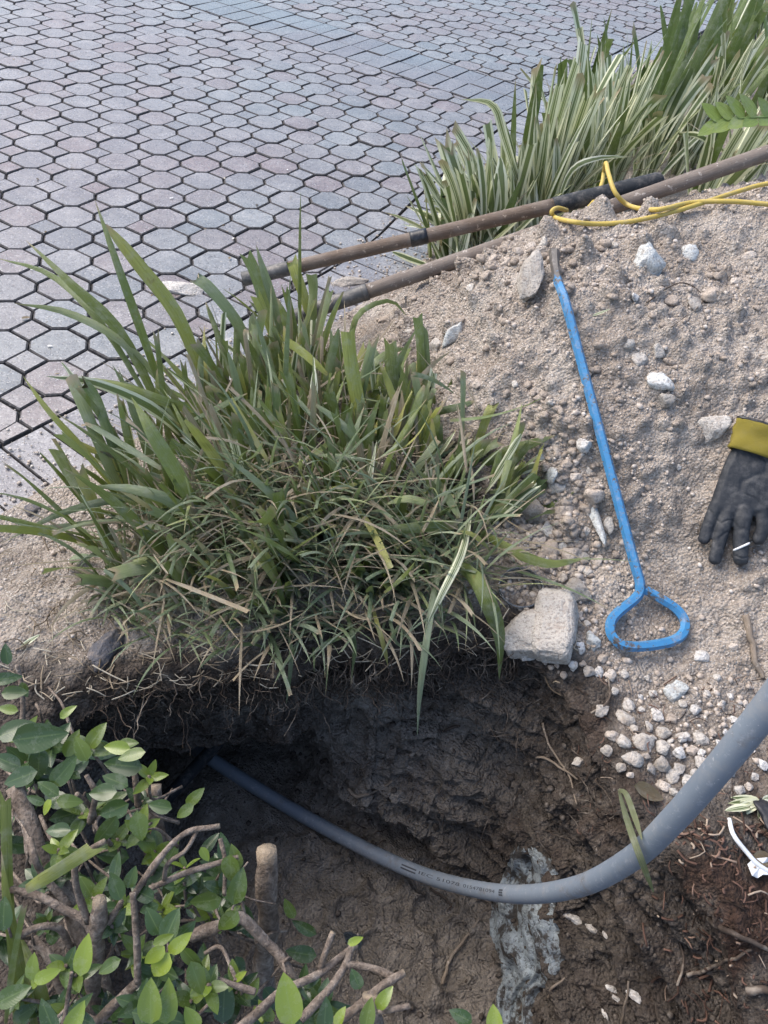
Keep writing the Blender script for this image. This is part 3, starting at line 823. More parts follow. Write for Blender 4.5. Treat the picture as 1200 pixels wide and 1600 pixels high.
# ------------------------------------------------------------------ tools, cord, glove, conduit
def wood_material(name, dark, light, scuff):
    m, nt, b = mat(name, 0.65, 0.3); q = NB(nt); r, g, bl = q.attr()
    p = q.obj()
    mp = q.n('ShaderNodeCombineXYZ'); q.l(q.math('MULTIPLY', g, 5.0), mp.inputs[0]); q.l(q.math('MULTIPLY', r, 16.0), mp.inputs[1]); q.l(bl, mp.inputs[2])
    gr = q.noise(mp.outputs[0], 5.0, 4, 0.7, dist=0.6)
    c = q.ramp(gr, [(0.3, dark), (0.7, light)])
    n2 = q.noise(q.pos(), 60, 5, 0.7)
    c = q.mix(q.ramp(n2, [(0.60, 0), (0.66, 1)]), c, scuff)
    c = q.mix(q.math('MULTIPLY', q.ramp(q.noise(q.pos(), 12, 6, 0.7), [(0.45, 0), (0.75, 1)]), 0.55), c, (0.30, 0.26, 0.225))
    q.l(c, b.inputs['Base Color']); q.bump(gr, 0.6, 0.003, b)
    return m
M_WOOD = wood_material('weathered brown wood', (0.085, 0.058, 0.040), (0.21, 0.155, 0.115), (0.42, 0.33, 0.25))
M_WOOD2 = wood_material('dusty grey wood', (0.11, 0.085, 0.068), (0.25, 0.205, 0.17), (0.50, 0.45, 0.40))
def plain(name, col, rough=0.6, spec=0.4, metal=0.0, dust=0.0, bump=0.0, bscale=120, dustcol=(0.42, 0.38, 0.34)):
    m, nt, b = mat(name, rough, spec); q = NB(nt); p = q.pos()
    n = q.noise(p, 25, 6, 0.7)
    c = q.mix(n, tuple(x * .8 for x in col), tuple(min(1, x * 1.2) for x in col))
    if dust > 0:
        d = q.ramp(q.noise(p, 38, 7, 0.75), [(0.48, 0), (0.72, 1)])
        c = q.mix(q.math('MULTIPLY', d, dust), c, dustcol)
    q.l(c, b.inputs['Base Color']); b.inputs['Metallic'].default_value = metal
    q.l(q.math('ADD', q.math('MULTIPLY', n, 0.3), rough - .15), b.inputs['Roughness'])
    if bump: q.bump(q.noise(p, bscale, 5, 0.7), bump, 0.003, b)
    return m
M_GRIP = plain('black foam grip', (0.028, 0.032, 0.037), 0.75, 0.3, 0, 0.35, 0.3, 300)
M_TAPE = plain('black tape', (0.012, 0.012, 0.014), 0.35, 0.5, 0, 0.2)
M_STEEL = plain('worn grey steel', (0.10, 0.098, 0.095), 0.6, 0.5, 0.4, 0.5, 0.3)
M_CORD = plain('yellow cord', (0.50, 0.37, 0.085), 0.6, 0.35, 0, 0.45, 0.15, 200, (0.5, .42, .28))
M_WHITE = plain('white plastic', (0.72, 0.73, 0.73), 0.45, 0.4, 0, 0.2)
M_BLACKP = plain('black plastic', (0.012, 0.013, 0.018), 0.5, 0.4, 0, 0.1, .2, 60)

def pole_part(name, A, B, r0, r1, m, parent, wob=0.0, seg=20, n=26, over=0.0, taper_end=False, under=None):
    A = np.array(A); B = np.array(B); L = np.linalg.norm(B - A)
    P = [A + (B - A) * t for t in np.linspace(0, 1, n)]
    P = np.array(P)
    if wob: P[:, 2] += wob * np.sin(np.linspace(0, math.pi, n))
    rad = np.linspace(r0, r1, n) * (1 + 0.02 * fbm(np.c_[np.linspace(0, L * 9, n), np.zeros(n), np.full(n, r0 * 900)], 3, 4))
    if taper_end:
        rad[-1] *= .55; rad[-2] *= .85
        P[-2] = P[-1] - (B - A) / L * 0.006; P[-3] = P[-1] - (B - A) / L * 0.016
    V, Fc = tube_geo(P, rad, seg)
    T = [(k % seg / seg, i / (n - 1) * L, A[0], 1) for i in range(n) for k in range(seg)]
    o0 = parent.location
    parent = under or parent
    V = [(v[0] - o0[0], v[1] - o0[1], v[2] - o0[2]) for v in V]
    return link(name, mesh(name, V, Fc, m, True, T), parent)

PA, PB = at(372, 438, .105), at(1036, 281, .455)
def on1(x):
    # point of the upper handle's axis whose pixel column is x
    ts = np.linspace(-.1, 1.1, 600); pts = PA + (PB - PA) * ts[:, None]; xs = np.array([pxof(p)[0] for p in pts])
    return pts[np.abs(xs - x).argmin()]
t1 = empty('long_handled_tool', tuple(PA)); tag(t1, 'brown wooden tool handle with black foam grip and tape band, upper of two', 'tool handle')
h1 = pole_part('handle', on1(448), on1(868), .0175, .0188, M_WOOD, t1)
pole_part('socket', on1(380), on1(452), .0195, .0192, M_STEEL, t1)
pole_part('grip', on1(864), on1(1036), .0212, .0225, M_GRIP, t1, taper_end=True)
pole_part('tape_band', on1(641), on1(668), .0205, .0205, M_TAPE, t1, n=6, under=h1)
QA, QB = at(478, 489, .12), at(1260, 218, .60); QB = QB + (QB - QA) * .28
def on2(x):
    ts = np.linspace(-.1, 1.1, 800); pts = QA + (QB - QA) * ts[:, None]; xs = np.array([pxof(p)[0] for p in pts])
    return pts[np.abs(xs - x).argmin()]
t2 = empty('long_handled_tool', tuple(QA)); tag(t2, 'dusty grey wooden tool handle with steel socket, lower, pressed into the heap', 'tool handle')
pole_part('handle', on2(566), QB, .0188, .0188, M_WOOD2, t2, taper_end=True)
s2_ = pole_part('socket', on2(455), on2(572), .0190, .0203, M_STEEL, t2)
pole_part('ferrule_ring', on2(566), on2(574), .0215, .0215, M_STEEL, t2, n=6, under=s2_)

# blue steel bar
def blue_material():
    m, nt, b = mat('chipped blue paint', 0.42, 0.5); q = NB(nt); p = q.pos(); r, g, bl = q.attr()
    n = q.noise(p, 22, 6, 0.7)
    c = q.mix(n, (0.03, 0.155, 0.34), (0.065, 0.26, 0.48))
    steel = q.mix(q.noise(p, 70, 5, 0.7), (0.05, 0.042, 0.036), (0.15, 0.135, 0.12))
    chip = q.math('ADD', q.math('MULTIPLY', q.noise(p, 75, 6, 0.75), 1.0), q.math('MULTIPLY', r, 0.75))
    chip = q.ramp(chip, [(0.565, 0), (0.59, 1)])
    c = q.mix(chip, c, steel)
    d = q.ramp(q.noise(p, 50, 6, 0.75), [(0.52, 0), (0.75, 1)])
    c = q.mix(q.math('MULTIPLY', d, 0.6), c, (0.42, 0.38, 0.34))
    q.l(c, b.inputs['Base Color']); q.bump(q.math('ADD', q.noise(p, 160, 5, .7), q.math('MULTIPLY', chip, -.8)), 0.35, 0.002, b)
    return m
M_BLUEP = blue_material()
RB = 0.0097
def lift(x, y, up): p, n = hit(x, y); return np.array(p) + np.array(n) * up
A0, A1 = lift(884, 480, RB), lift(994, 915, RB * 1.9)
stem = [A0 + (A1 - A0) * t for t in np.linspace(0, 1, 14)]
# raise the straight shaft until it clears the sand
worst = 0
for p in stem: worst = max(worst, gz(p[0], p[1])[0] + RB * .55 - p[2])
print('bar lift', worst)
stem = [p + np.array([0, 0, max(0, worst) * .95]) for p in stem]
D1 = pxof(stem[-1])[2]; D0 = pxof(stem[0])[2]
tip = [CPOS + ray(866, 392) * (D0 + .075), CPOS + ray(867, 412) * (D0 + .062), CPOS + ray(872, 440) * (D0 + .035)]
loop_px = [(988, 944), (962, 966), (951, 982), (952, 1002), (968, 1018), (1000, 1021), (1044, 1011), (1062, 998), (1065, 978), (1052, 960), (1028, 946), (1000, 932)]
lp = []
for x, y in loop_px:
    p, n = hit(x, y); lp.append(np.array(p) + np.array([0, 0, RB * 1.9]))
lp = np.array(lp)
# flatten the loop to one plane
cen = lp.mean(0); u, s, vt = np.linalg.svd(lp - cen); nrm = vt[2] * np.sign(vt[2][2]); lp = lp - ((lp - cen) @ nrm)[:, None] * nrm * .85
path = np.vstack([spline(np.vstack([tip, stem[::3], stem[-1:], lp]), 150)])
rr = np.full(len(path), RB)
V, Fc = tube_geo(path, rr, 6, True, 0.3)
V = np.array(V).reshape(len(path), 6, 3)
# chisel tip: flatten the first centimetres
for i in range(9):
    f = 1 - i / 9; c = path[i]; V[i] = c + (V[i] - c) * (1 + .25 * f) - (((V[i] - c) @ np.array([0, 0.75, .66]))[:, None] * np.array([0, .75, .66])) * .55 * f
T = [(max(0, 1 - i / 17) * 1.0 + (0.10 if 90 < i < 100 else 0) + (.06 if i > 135 else 0), 0, 0, 1) for i in range(len(path)) for k in range(6)]
bar = link('pry_bar', mesh('pry_bar', V.reshape(-1, 3), Fc, M_BLUEP, False, T)); tag(bar, 'blue painted hexagonal steel bar with looped handle lying on the sand heap', 'steel bar')

# yellow cord: one loose length doubled over the handles
def on_soil(x, y, up=.008): return lift(x, y, up + .010)
def over2(x, y, dD): return CPOS + ray(x, y) * (pxof(on2(x))[2] + dD)
def overc(x, y, up=.022):
    p, n = hit(x, y); D = min((np.array(p) - CPOS) @ FW, pxof(on2(x))[2])
    return CPOS + ray(x, y) * (D - up)
def over1(x, y, dD): return CPOS + ray(x, y) * (pxof(on1(x))[2] + dD)
cp = [on_soil(1290, 283), on_soil(1205, 296, .012), on_soil(1150, 307), on_soil(1060, 331), overc(985, 346), overc(930, 350), overc(892, 346), overc(868, 340), overc(862, 331), over2(871, 325, -.005), over2(886, 329, .03)]
yc = empty('cord', tuple(cp[3])); tag(yc, 'yellow cord looped over the tool handles on the heap', 'cord')
def cordpart(P, r=.0055):
    P = spline(P, 70); V, Fc = tube_geo(P, r, 10); o0 = np.array(yc.location)
    link('strand', mesh('strand', np.array(V) - o0, Fc, M_CORD), yc)
cordpart(cp)
cordpart([on_soil(1290, 338), on_soil(1200, 331), on_soil(1130, 323), on_soil(1070, 327, .014), on_soil(1020, 331, .012), over2(985, 322, -.05), over2(962, 302, -.06), over2(951, 272, -.03), over2(947, 255, .05), over2(944, 266, .13), over2(941, 285, .12), over2(932, 308, .08), over2(920, 324, .045), over2(905, 336, .05)])

# grey conduit
def conduit_material():
    m, nt, b = mat('grey conduit', 0.5, 0.4); q = NB(nt); p = q.pos()
    n = q.noise(p, 14, 6, 0.7)
    c = q.mix(n, (0.155, 0.185, 0.225), (0.20, 0.235, 0.275))
    d = q.ramp(q.noise(p, 30, 7, 0.75), [(0.5, 0), (0.78, 1)])
    c = q.mix(q.math('MULTIPLY', d, 0.5), c, (0.33, 0.31, 0.285))
    mud = q.ramp(q.noise(p, 11, 5, .75), [(0.55, 0), (0.66, 1)]); c = q.mix(q.math('MULTIPLY', mud, .6), c, (.13, .11, .095))
    scr = q.ramp(q.noise(p, 75, 4, .8), [(0.58, 0), (0.66, 1)]); c = q.mix(q.math('MULTIPLY', scr, .35), c, (.38, .40, .43))
    sp = q.ramp(q.noise(p, 210, 3, 0.6), [(0.68, 0), (0.73, 1)])
    c = q.mix(q.math('MULTIPLY', sp, .6), c, (0.5, 0.5, 0.5))
    q.l(c, b.inputs['Base Color']); q.l(q.math('ADD', q.math('MULTIPLY', n, .35), .3), b.inputs['Roughness'])
    q.bump(q.noise(p, 90, 5, .7), 0.12, 0.002, b)
    return m
M_COND = conduit_material()
M_PRINT = plain('dark print', (0.055, 0.06, 0.07), 0.7, 0.2)
cpath = [at(215, 1110, -.50), at(330, 1186, -.52), at(420, 1243, -.53), at(520, 1300, -.51), at(620, 1350, -.455), at(700, 1379, -.37), at(800, 1397, -.19), at(900, 1386, .02), at(985, 1343, .20), at(1050, 1283, .34), at(1120, 1203, .46), at(1200, 1104, .57), at(1265, 1010, .65), at(1330, 900, .72)]
_e = np.array(cpath[-1]); cpath += [_e + np.array([.16, .07, .05]), _e + np.array([.40, .10, -.02]), _e + np.array([.68, .08, -.20]), _e + np.array([.95, .0, -.45])]
CP_ = spline(cpath, 280); RC = 0.0152
con = empty('conduit', tuple(CP_[60])); tag(con, 'grey flexible conduit pipe curving up out of the hole', 'conduit')
o0 = np.array(con.location)
V, Fc = tube_geo(CP_, RC, 28); PIPE = link('pipe', mesh('pipe', np.array(V) - o0, Fc, M_COND), con)
def print_on_pipe():
    arc = np.r_[0, np.cumsum(np.linalg.norm(np.diff(CP_, axis=0), axis=1))]
    xs = np.array([pxof(p)[0] for p in CP_])
    def s_at(x): return arc[np.abs(xs - x).argmin()]
    for txt, xa, xb in (('0154781094', 735, 786), ('IEC 51078', 662, 730)):
        cu = bpy.data.curves.new('printed_text', 'FONT'); cu.body = txt; cu.size = 1.0
        tmp = bpy.data.objects.new('tmp', cu); COL.objects.link(tmp)
        dg = bpy.context.evaluated_depsgraph_get(); me = bpy.data.meshes.new_from_object(tmp.evaluated_get(dg)); COL.objects.unlink(tmp); bpy.data.objects.remove(tmp)
        bm = bmesh.new(); bm.from_mesh(me); bmesh.ops.triangulate(bm, faces=bm.faces[:]); bmesh.ops.subdivide_edges(bm, edges=bm.edges[:], cuts=1)
        co = np.array([v.co[:] for v in bm.verts]); w0, w1 = co[:, 0].min(), co[:, 0].max()
        sa, sb = s_at(xa), s_at(xb)
        for v, c in zip(bm.verts, co):
            s = sa + (sb - sa) * (c[0] - w0) / (w1 - w0)
            p, T, N, B = frame(s, arc)
            a = R_(6) + (c[1] - .35) * 0.0058 / RC / .72 * 1.0
            v.co = Vector(p + (RC + .0004) * (math.cos(a) * N + math.sin(a) * B) - o0)
        bm.to_mesh(me); bm.free(); me.materials.clear(); me.materials.append(M_PRINT)
        link('printed_text', me, PIPE)
    A = Acc()
    for xa, xb, rows in ((789, 797, 3), (634, 656, 2)):
        sa, sb = s_at(xa), s_at(xb)
        for k in range(rows):
            a0 = R_(-16 + 44 * k / rows); a1 = a0 + R_(11)
            V = []
            for s in np.linspace(sa, sb, 7):
                p, T, N, B = frame(s, arc)
                for a in (a0, a1): V.append(p + (RC + .0004) * (math.cos(a) * N + math.sin(a) * B) - o0)
            link('printed_bar', mesh('printed_bar', V, [(2 * i, 2 * i + 1, 2 * i + 3, 2 * i + 2) for i in range(6)], M_PRINT), PIPE)
def frame(s, arc):
    p = np.array([np.interp(s, arc, CP_[:, k]) for k in range(3)]); q = np.array([np.interp(s + .004, arc, CP_[:, k]) for k in range(3)])
    T = (q - p) / np.linalg.norm(q - p); v = CPOS - p; N = v - T * (v @ T); N /= np.linalg.norm(N); B = np.cross(N, T)
    if B @ UP < 0: B = -B
    return p, T, N, B
print_on_pipe()
P = spline([at(352, 1146, -.42), at(330, 1172, -.46), at(262, 1246, -.5), at(225, 1290, -.52)], 20)
V, Fc = tube_geo(P, .0145, 16); tag(link('dark_pipe', mesh('dark_pipe', V, Fc, M_GRIP)), 'dark pipe leaning across the tunnel mouth behind the conduit', 'pipe')

# glove
M_GLOVE = plain('black rubber glove', (0.024, 0.027, 0.032), 0.6, 0.35, 0, 0.4, 0.5, 140, (.17, .165, .16))
M_CUFF = plain('yellow knit cuff', (0.21, 0.17, 0.03), 0.9, 0.2, 0, 0.3, 0.6, 420, (.2, .17, .08))
def voxel_union(parts, size, name, m):
    A = Acc()
    for V, Fc in parts: A.add(V, Fc)
    me = A.mesh('tmp', m); o = link('tmp', me)
    md = o.modifiers.new('r', 'REMESH'); md.mode = 'VOXEL'; md.voxel_size = size
    ms = o.modifiers.new('s', 'SMOOTH'); ms.iterations = 4; ms.factor = .5
    dg = bpy.context.evaluated_depsgraph_get(); out = bpy.data.meshes.new_from_object(o.evaluated_get(dg))
    bpy.data.objects.remove(o)
    out.name = name; out.materials.clear(); out.materials.append(m)
    return out
def capsule(P, r, flat=1.0, n=22, seg=14):
    P = spline(P, n); r = np.interp(np.linspace(0, 1, n), np.linspace(0, 1, len(r)), r)
    L = np.r_[0, np.cumsum(np.linalg.norm(np.diff(P, axis=0), axis=1))]; d = np.minimum(L, L[-1] - L)
    k = np.clip(d / (r * .9), 0, 1); r = r * np.sqrt(np.clip(1 - (1 - k) ** 2, 0.02, 1))
    return tube_geo(P, r, seg, True, 0, flat)
gq = np.array([hit(x, y)[0] for x in range(1090, 1230, 12) for y in range(680, 890, 14)])
gp = Vector(gq.mean(0)); gn = Vector(np.linalg.svd(gq - gq.mean(0))[2][2]); gn = gn * (1 if gn.z > 0 else -1)
def gl(x, y, up): 
    # point on the plane under the glove
    d = Vector(ray(x, y)); t = (gp - Vector(CPOS)).dot(gn) / d.dot(gn)
    return np.array(Vector(CPOS) + d * t) + np.array(gn) * (up + .010)
mm = float(np.linalg.norm(gl(1150, 780, 0) - gl(1160, 780, 0))) / 10
fing = [
 ([(1120, 782), (1104, 820), (1094, 852)], [12, 10.5, 9.5], .012),
 ([(1137, 790), (1122, 840), (1111, 884)], [12.5, 11.5, 10.5], .014),
 ([(1160, 790), (1153, 840), (1153, 886)], [13.5, 13, 12.5], .016),
 ([(1186, 790), (1188, 825), (1177, 852)], [13, 12, 11], .010),
 ([(1205, 760), (1226, 785), (1234, 815)], [14, 12, 11], .014)]
parts = []
for pts, r, up in fing:
    k = len(pts); parts.append(capsule([gl(x, y, up * (1.1 - .25 * i / (k - 1))) for i, (x, y) in enumerate(pts)], [q * mm for q in r], .8))
def slab(poly, lo, hi, rnd):
    c = np.mean(poly, axis=0); V = []; n_ = len(poly)
    for up, k in ((lo, .90), (lo + rnd, 1.0), (hi - rnd, 1.0), (hi, .84)):
        for x, y in poly: V.append(gl(c[0] + (x - c[0]) * k, c[1] + (y - c[1]) * k, up))
    Fc = [tuple(range(n_))[::-1], tuple(range(3 * n_, 4 * n_))] + [(j * n_ + i, j * n_ + (i + 1) % n_, (j + 1) * n_ + (i + 1) % n_, (j + 1) * n_ + i) for j in range(3) for i in range(n_)]
    return V, Fc
pal = spline([(x, y, 0) for x, y in [(1150, 692), (1134, 715), (1120, 750), (1107, 792), (1118, 806), (1142, 806), (1164, 808), (1190, 808), (1210, 792), (1222, 760), (1216, 715), (1202, 692), (1150, 692)]], 40)[:-1, :2]
parts.append(slab(pal, -.004, .024, .009))
glove = empty('work_glove', tuple(gl(1160, 780, 0))); tag(glove, 'black rubber work glove with yellow cuff lying on the sand', 'glove')
go = np.array(glove.location)
me = voxel_union(parts, .0022, 'hand', M_GLOVE)
co = np.zeros(len(me.vertices) * 3, np.float32); me.vertices.foreach_get('co', co); co = co.reshape(-1, 3).astype(float)
fold = fbm(co * np.array([30, 30, 30]), 3, 5); crease = np.abs(fbm(co * 22 + 4, 2, 9))
co = co + np.array(gn) * (0.003 * fold - 0.002 * np.exp(-(crease / .05) ** 2))[:, None]
me.vertices.foreach_set('co', (co - go).astype(np.float32).ravel()); me.polygons.foreach_set('use_smooth', [True] * len(me.polygons)); me.update()
HAND = link('hand', me, glove)
# cuff: open flattened sleeve
n, seg = 12, 30; A = []
axis = gl(1186, 672, 0) - gl(1172, 712, 0)
side = gl(1210, 712, 0) - gl(1172, 700, 0); side /= np.linalg.norm(side); side = side - np.array(gn) * (side @ np.array(gn)); side /= np.linalg.norm(side)
for i in range(n):
    t = i / (n - 1); c = gl(1172 + 14 * t, 716 - 46 * t, .018)
    hw = (41 - 6 * t + 5 * t * t) * mm; hh = (13 + 1.5 * math.sin(t * 9)) * mm
    for k in range(seg):
        a = 2 * math.pi * k / seg; wr = 1 + .05 * math.sin(5 * a + 7 * t) + .03 * math.sin(11 * a - 12 * t)
        A.append(c + side * math.cos(a) * hw * wr + np.array(gn) * math.sin(a) * hh * wr - go)
Fc = [(i * seg + k, i * seg + (k + 1) % seg, (i + 1) * seg + (k + 1) % seg, (i + 1) * seg + k) for i in range(n - 1) for k in range(seg)]
cuff = link('cuff', mesh('cuff', A, Fc, M_CUFF), glove)
sm = cuff.modifiers.new('thick', 'SOLIDIFY'); sm.thickness = .0025
ring = [np.array(A[(n - 1) * seg + k]) for k in range(seg)] + [np.array(A[(n - 1) * seg])]
V, Fc = tube_geo(np.array(ring), .0035, 8); link('cuff_hem', mesh('cuff_hem', V, Fc, M_TAPE), cuff)
fc_, fs_ = gl(1153, 856, .0150), gl(1164, 851, .0150) - gl(1153, 856, .0150); fs_ /= np.linalg.norm(fs_)
band = [fc_ + fs_ * math.cos(a) * 13.4 * mm + np.array(gn) * math.sin(a) * 11.0 * mm for a in np.linspace(.15, 2.99, 16)]
V, Fc = tube_geo(np.array(band), .0022, 8, True, 0, 1.0); link('reflective_stripe', mesh('reflective_stripe', np.array(V) - go, Fc, M_WHITE), HAND)

# small litter
P = [lift(1138, 1284, .006), lift(1142, 1310, .012), lift(1158, 1336, .012), lift(1180, 1357, .012), lift(1215, 1376, .012)]
V, Fc = tube_geo(spline(P, 40), .0036, 10); tag(link('cable', mesh('cable', V, Fc, M_WHITE)), 'thin white cable on the mulch right of the conduit', 'cable')
pl = [(1163, 1352), (1172, 1343), (1188, 1340), (1196, 1350), (1198, 1368), (1185, 1366), (1178, 1374), (1168, 1370)]
V = [lift(x, y, .006 + .004 * (i % 3)) for i, (x, y) in enumerate(pl)] + [lift(1181, 1357, .009)]
sc = link('paper_scrap', mesh('paper_scrap', V, [(i, (i + 1) % 8, 8) for i in range(8)], M_WHITE, False)); tag(sc, 'torn white paper scrap under the white cable', 'paper scrap')
sm = sc.modifiers.new('thick', 'SOLIDIFY'); sm.thickness = .0012
put_rock('plastic_lump', 1206, 1290, 50, 84, M_BLACKP, 'plastic_lump', 3, 'shiny black plastic piece at the right edge beside the white cable', 'plastic piece', None, .3, 30, 0, sub=3, ang=.2)
M_STICK = wood_material('pale stick', (0.16, 0.12, 0.085), (0.36, 0.29, 0.22), (0.5, .42, .33))
def stick(name, pts, r, m, label, cat, group=None, up=.006, seg=7, n=26, par=None):
    P = spline([lift(x, y, up + (q[0] if q else 0)) for x, y, *q in pts], n); rad = np.linspace(r, r * .6, n)
    P = P + np.c_[fbm(P * 40, 2, 3), fbm(P * 40 + 5, 2, 4), np.zeros(n)] * r * 1.2
    V, Fc = tube_geo(P, rad, seg); T = [(k / seg, i * .01, pts[0][0] * .1, 1) for i in range(n) for k in range(seg)]
    o = link(name, mesh(name, V, Fc, m, True, T))
    return tag(o, label, cat, group)
stick('stick', [(1161, 957), (1172, 1005), (1181, 1040), (1188, 1064)], .0068, M_STICK, 'short tan stick on the sand right of the blue loop', 'stick', up=.008)
# clear plastic cup half buried
cc = hit(812, 925)[0]; D = (np.array(cc) - CPOS) @ FW
cup = empty('plastic_cup', cc); tag(cup, 'clear plastic cup half buried beside the grass and tan block', 'cup')
mcup, nt, b = mat('clear plastic', 0.12, 0.5); b.inputs['Base Color'].default_value = (.85, .87, .88, 1); b.inputs['Transmission Weight'].default_value = .9
rc = 34 * D / F_PX
V, Fc = [], []
for i in range(8):
    z = -.03 + .05 * i / 7
    for k in range(32): a = 6.2832 * k / 32; V.append((rc * (.86 + .14 * i / 7) * math.cos(a), rc * (.86 + .14 * i / 7) * math.sin(a), z))
Fc = [(i * 32 + k, i * 32 + (k + 1) % 32, (i + 1) * 32 + (k + 1) % 32, (i + 1) * 32 + k) for i in range(7) for k in range(32)]
wl = link('wall', mesh('wall', V, Fc, mcup), cup); wl.modifiers.new('thick', 'SOLIDIFY').thickness = .0012
ring = np.array([(rc * math.cos(a), rc * math.sin(a), .02) for a in np.linspace(0, 6.2832, 49)])
V, Fc = tube_geo(ring, .0018, 8, False); link('rim', mesh('rim', V, Fc, mcup), cup)
cup.rotation_euler = (R_(14), R_(-6), 0)
# ------------------------------------------------------------------ strap leaves
def leaf_material(name, kinds, vari=False, rough=0.42):
    m, nt, b = mat(name, rough, 0.5); q = NB(nt)
    a = q.n('ShaderNodeAttribute'); a.attribute_name = 'tint'
    sp = q.n('ShaderNodeSeparateColor'); q.l(a.outputs['Color'], sp.inputs[0])
    r, ac, al, kd = sp.outputs[0], sp.outputs[1], sp.outputs[2], a.outputs['Alpha']
    c = q.ramp(r, kinds)
    p = q.pos()
    # long veins
    st = q.n('ShaderNodeCombineXYZ'); q.l(q.math('MULTIPLY', ac, 14.0), st.inputs[0]); q.l(q.math('MULTIPLY', al, 1.2), st.inputs[1]); q.l(q.math('MULTIPLY', r, 40.0), st.inputs[2])
    vein = q.noise(st.outputs[0], 3.0, 3, 0.6)
    c = q.mix(0.8, c, q.mix(q.ramp(vein, [(0.35, 0), (0.65, 1)]), q.mix(0.5, c, (0.02, 0.04, 0.012)), q.mix(0.25, c, (0.4, 0.45, 0.2))))
    if vari:
        e = q.math('ABSOLUTE', q.math('SUBTRACT', ac, 0.5))
        jit = q.math('MULTIPLY', q.math('SUBTRACT', vein, 0.5), 0.16)
        edge = q.ramp(q.math('ADD', e, jit), [(0.24, 0), (0.27, 1)])
        inner = q.ramp(q.math('ADD', q.math('ABSOLUTE', q.math('SUBTRACT', e, 0.13)), jit), [(0.03, 1), (0.05, 0)])
        st2 = q.math('MULTIPLY', inner, q.math('GREATER_THAN', q.math('FRACT', q.math('MULTIPLY', r, 7.3)), 0.45))
        cream = q.mix(r, (0.70, 0.71, 0.47), (0.82, 0.84, 0.68))
        c = q.mix(edge, c, cream); c = q.mix(q.math('MULTIPLY', st2, .7), c, cream)
    # dead, dry blades and brown cut ends
    dry = q.ramp(vein, [(0.3, (0.16, 0.11, 0.065)), (0.7, (0.46, 0.40, 0.29))])
    c = q.mix(q.math('GREATER_THAN', kd, 0.75), c, dry)
    tip = q.ramp(al, [(0.90, 0), (0.985, 1)])
    c = q.mix(q.math('MULTIPLY', tip, q.math('GREATER_THAN', q.math('FRACT', q.math('MULTIPLY', r, 13.7)), 0.55)), c, (0.34, 0.27, 0.17))
    # brown base
    c = q.mix(q.ramp(al, [(0.0, 0.75), (0.12, 0)]), c, (0.12, 0.10, 0.045))
    dust = q.ramp(q.noise(p, 30, 4, 0.75), [(0.48, 0), (0.74, 1)])
    brn = q.ramp(q.noise(p, 22, 4, 0.7), [(0.63, 0), (0.72, 1)])
    c = q.mix(q.math('MULTIPLY', brn, 0.15 if vari else 0.6), c, (0.17, 0.10, 0.04))
    c = q.mix(q.math('MULTIPLY', dust, 0.12 if vari else 0.45), c, (0.40, 0.41, 0.36))
    q.l(c, b.inputs['Base Color'])
    q.l(q.math('ADD', q.math('MULTIPLY', dust, .3), rough - .05), b.inputs['Roughness'])
    q.bump(vein, 0.55, 0.003, b)
    # light through the blade
    nt.nodes.remove(b) if False else None
    tr = q.n('ShaderNodeBsdfTranslucent'); q.l(q.mix(0.4, c, (0.30, 0.42, 0.06)), tr.inputs['Color'])
    ms = q.n('ShaderNodeMixShader'); ms.inputs[0].default_value = 0.22
    q.l(b.outputs[0], ms.inputs[1]); q.l(tr.outputs[0], ms.inputs[2])
    q.l(ms.outputs[0], nt.nodes['Material Output'].inputs[0])
    return m
M_GREEN = leaf_material('cut strap leaf', [(0.0, (0.075, 0.10, 0.018)), (0.25, (0.17, 0.21, 0.035)), (0.45, (0.14, 0.195, 0.06)), (0.65, (0.31, 0.36, 0.22)), (0.8, (0.22, 0.27, 0.09)), (0.9, (0.35, 0.37, 0.07)), (1.0, (0.46, 0.43, 0.15))])
M_THIN = leaf_material('narrow leaf', [(0.0, (0.06, 0.10, 0.04)), (0.4, (0.125, 0.18, 0.095)), (0.75, (0.28, 0.34, 0.24)), (1.0, (0.36, 0.39, 0.16))])
M_VARI = leaf_material('variegated leaf', [(0.0, (0.075, 0.115, 0.03)), (0.5, (0.12, 0.17, 0.075)), (1.0, (0.19, 0.24, 0.13))], True)
M_TALL = leaf_material('tall green leaf', [(0.0, (0.07, 0.115, 0.02)), (0.5, (0.10, 0.16, 0.028)), (1.0, (0.10, 0.165, 0.06))])

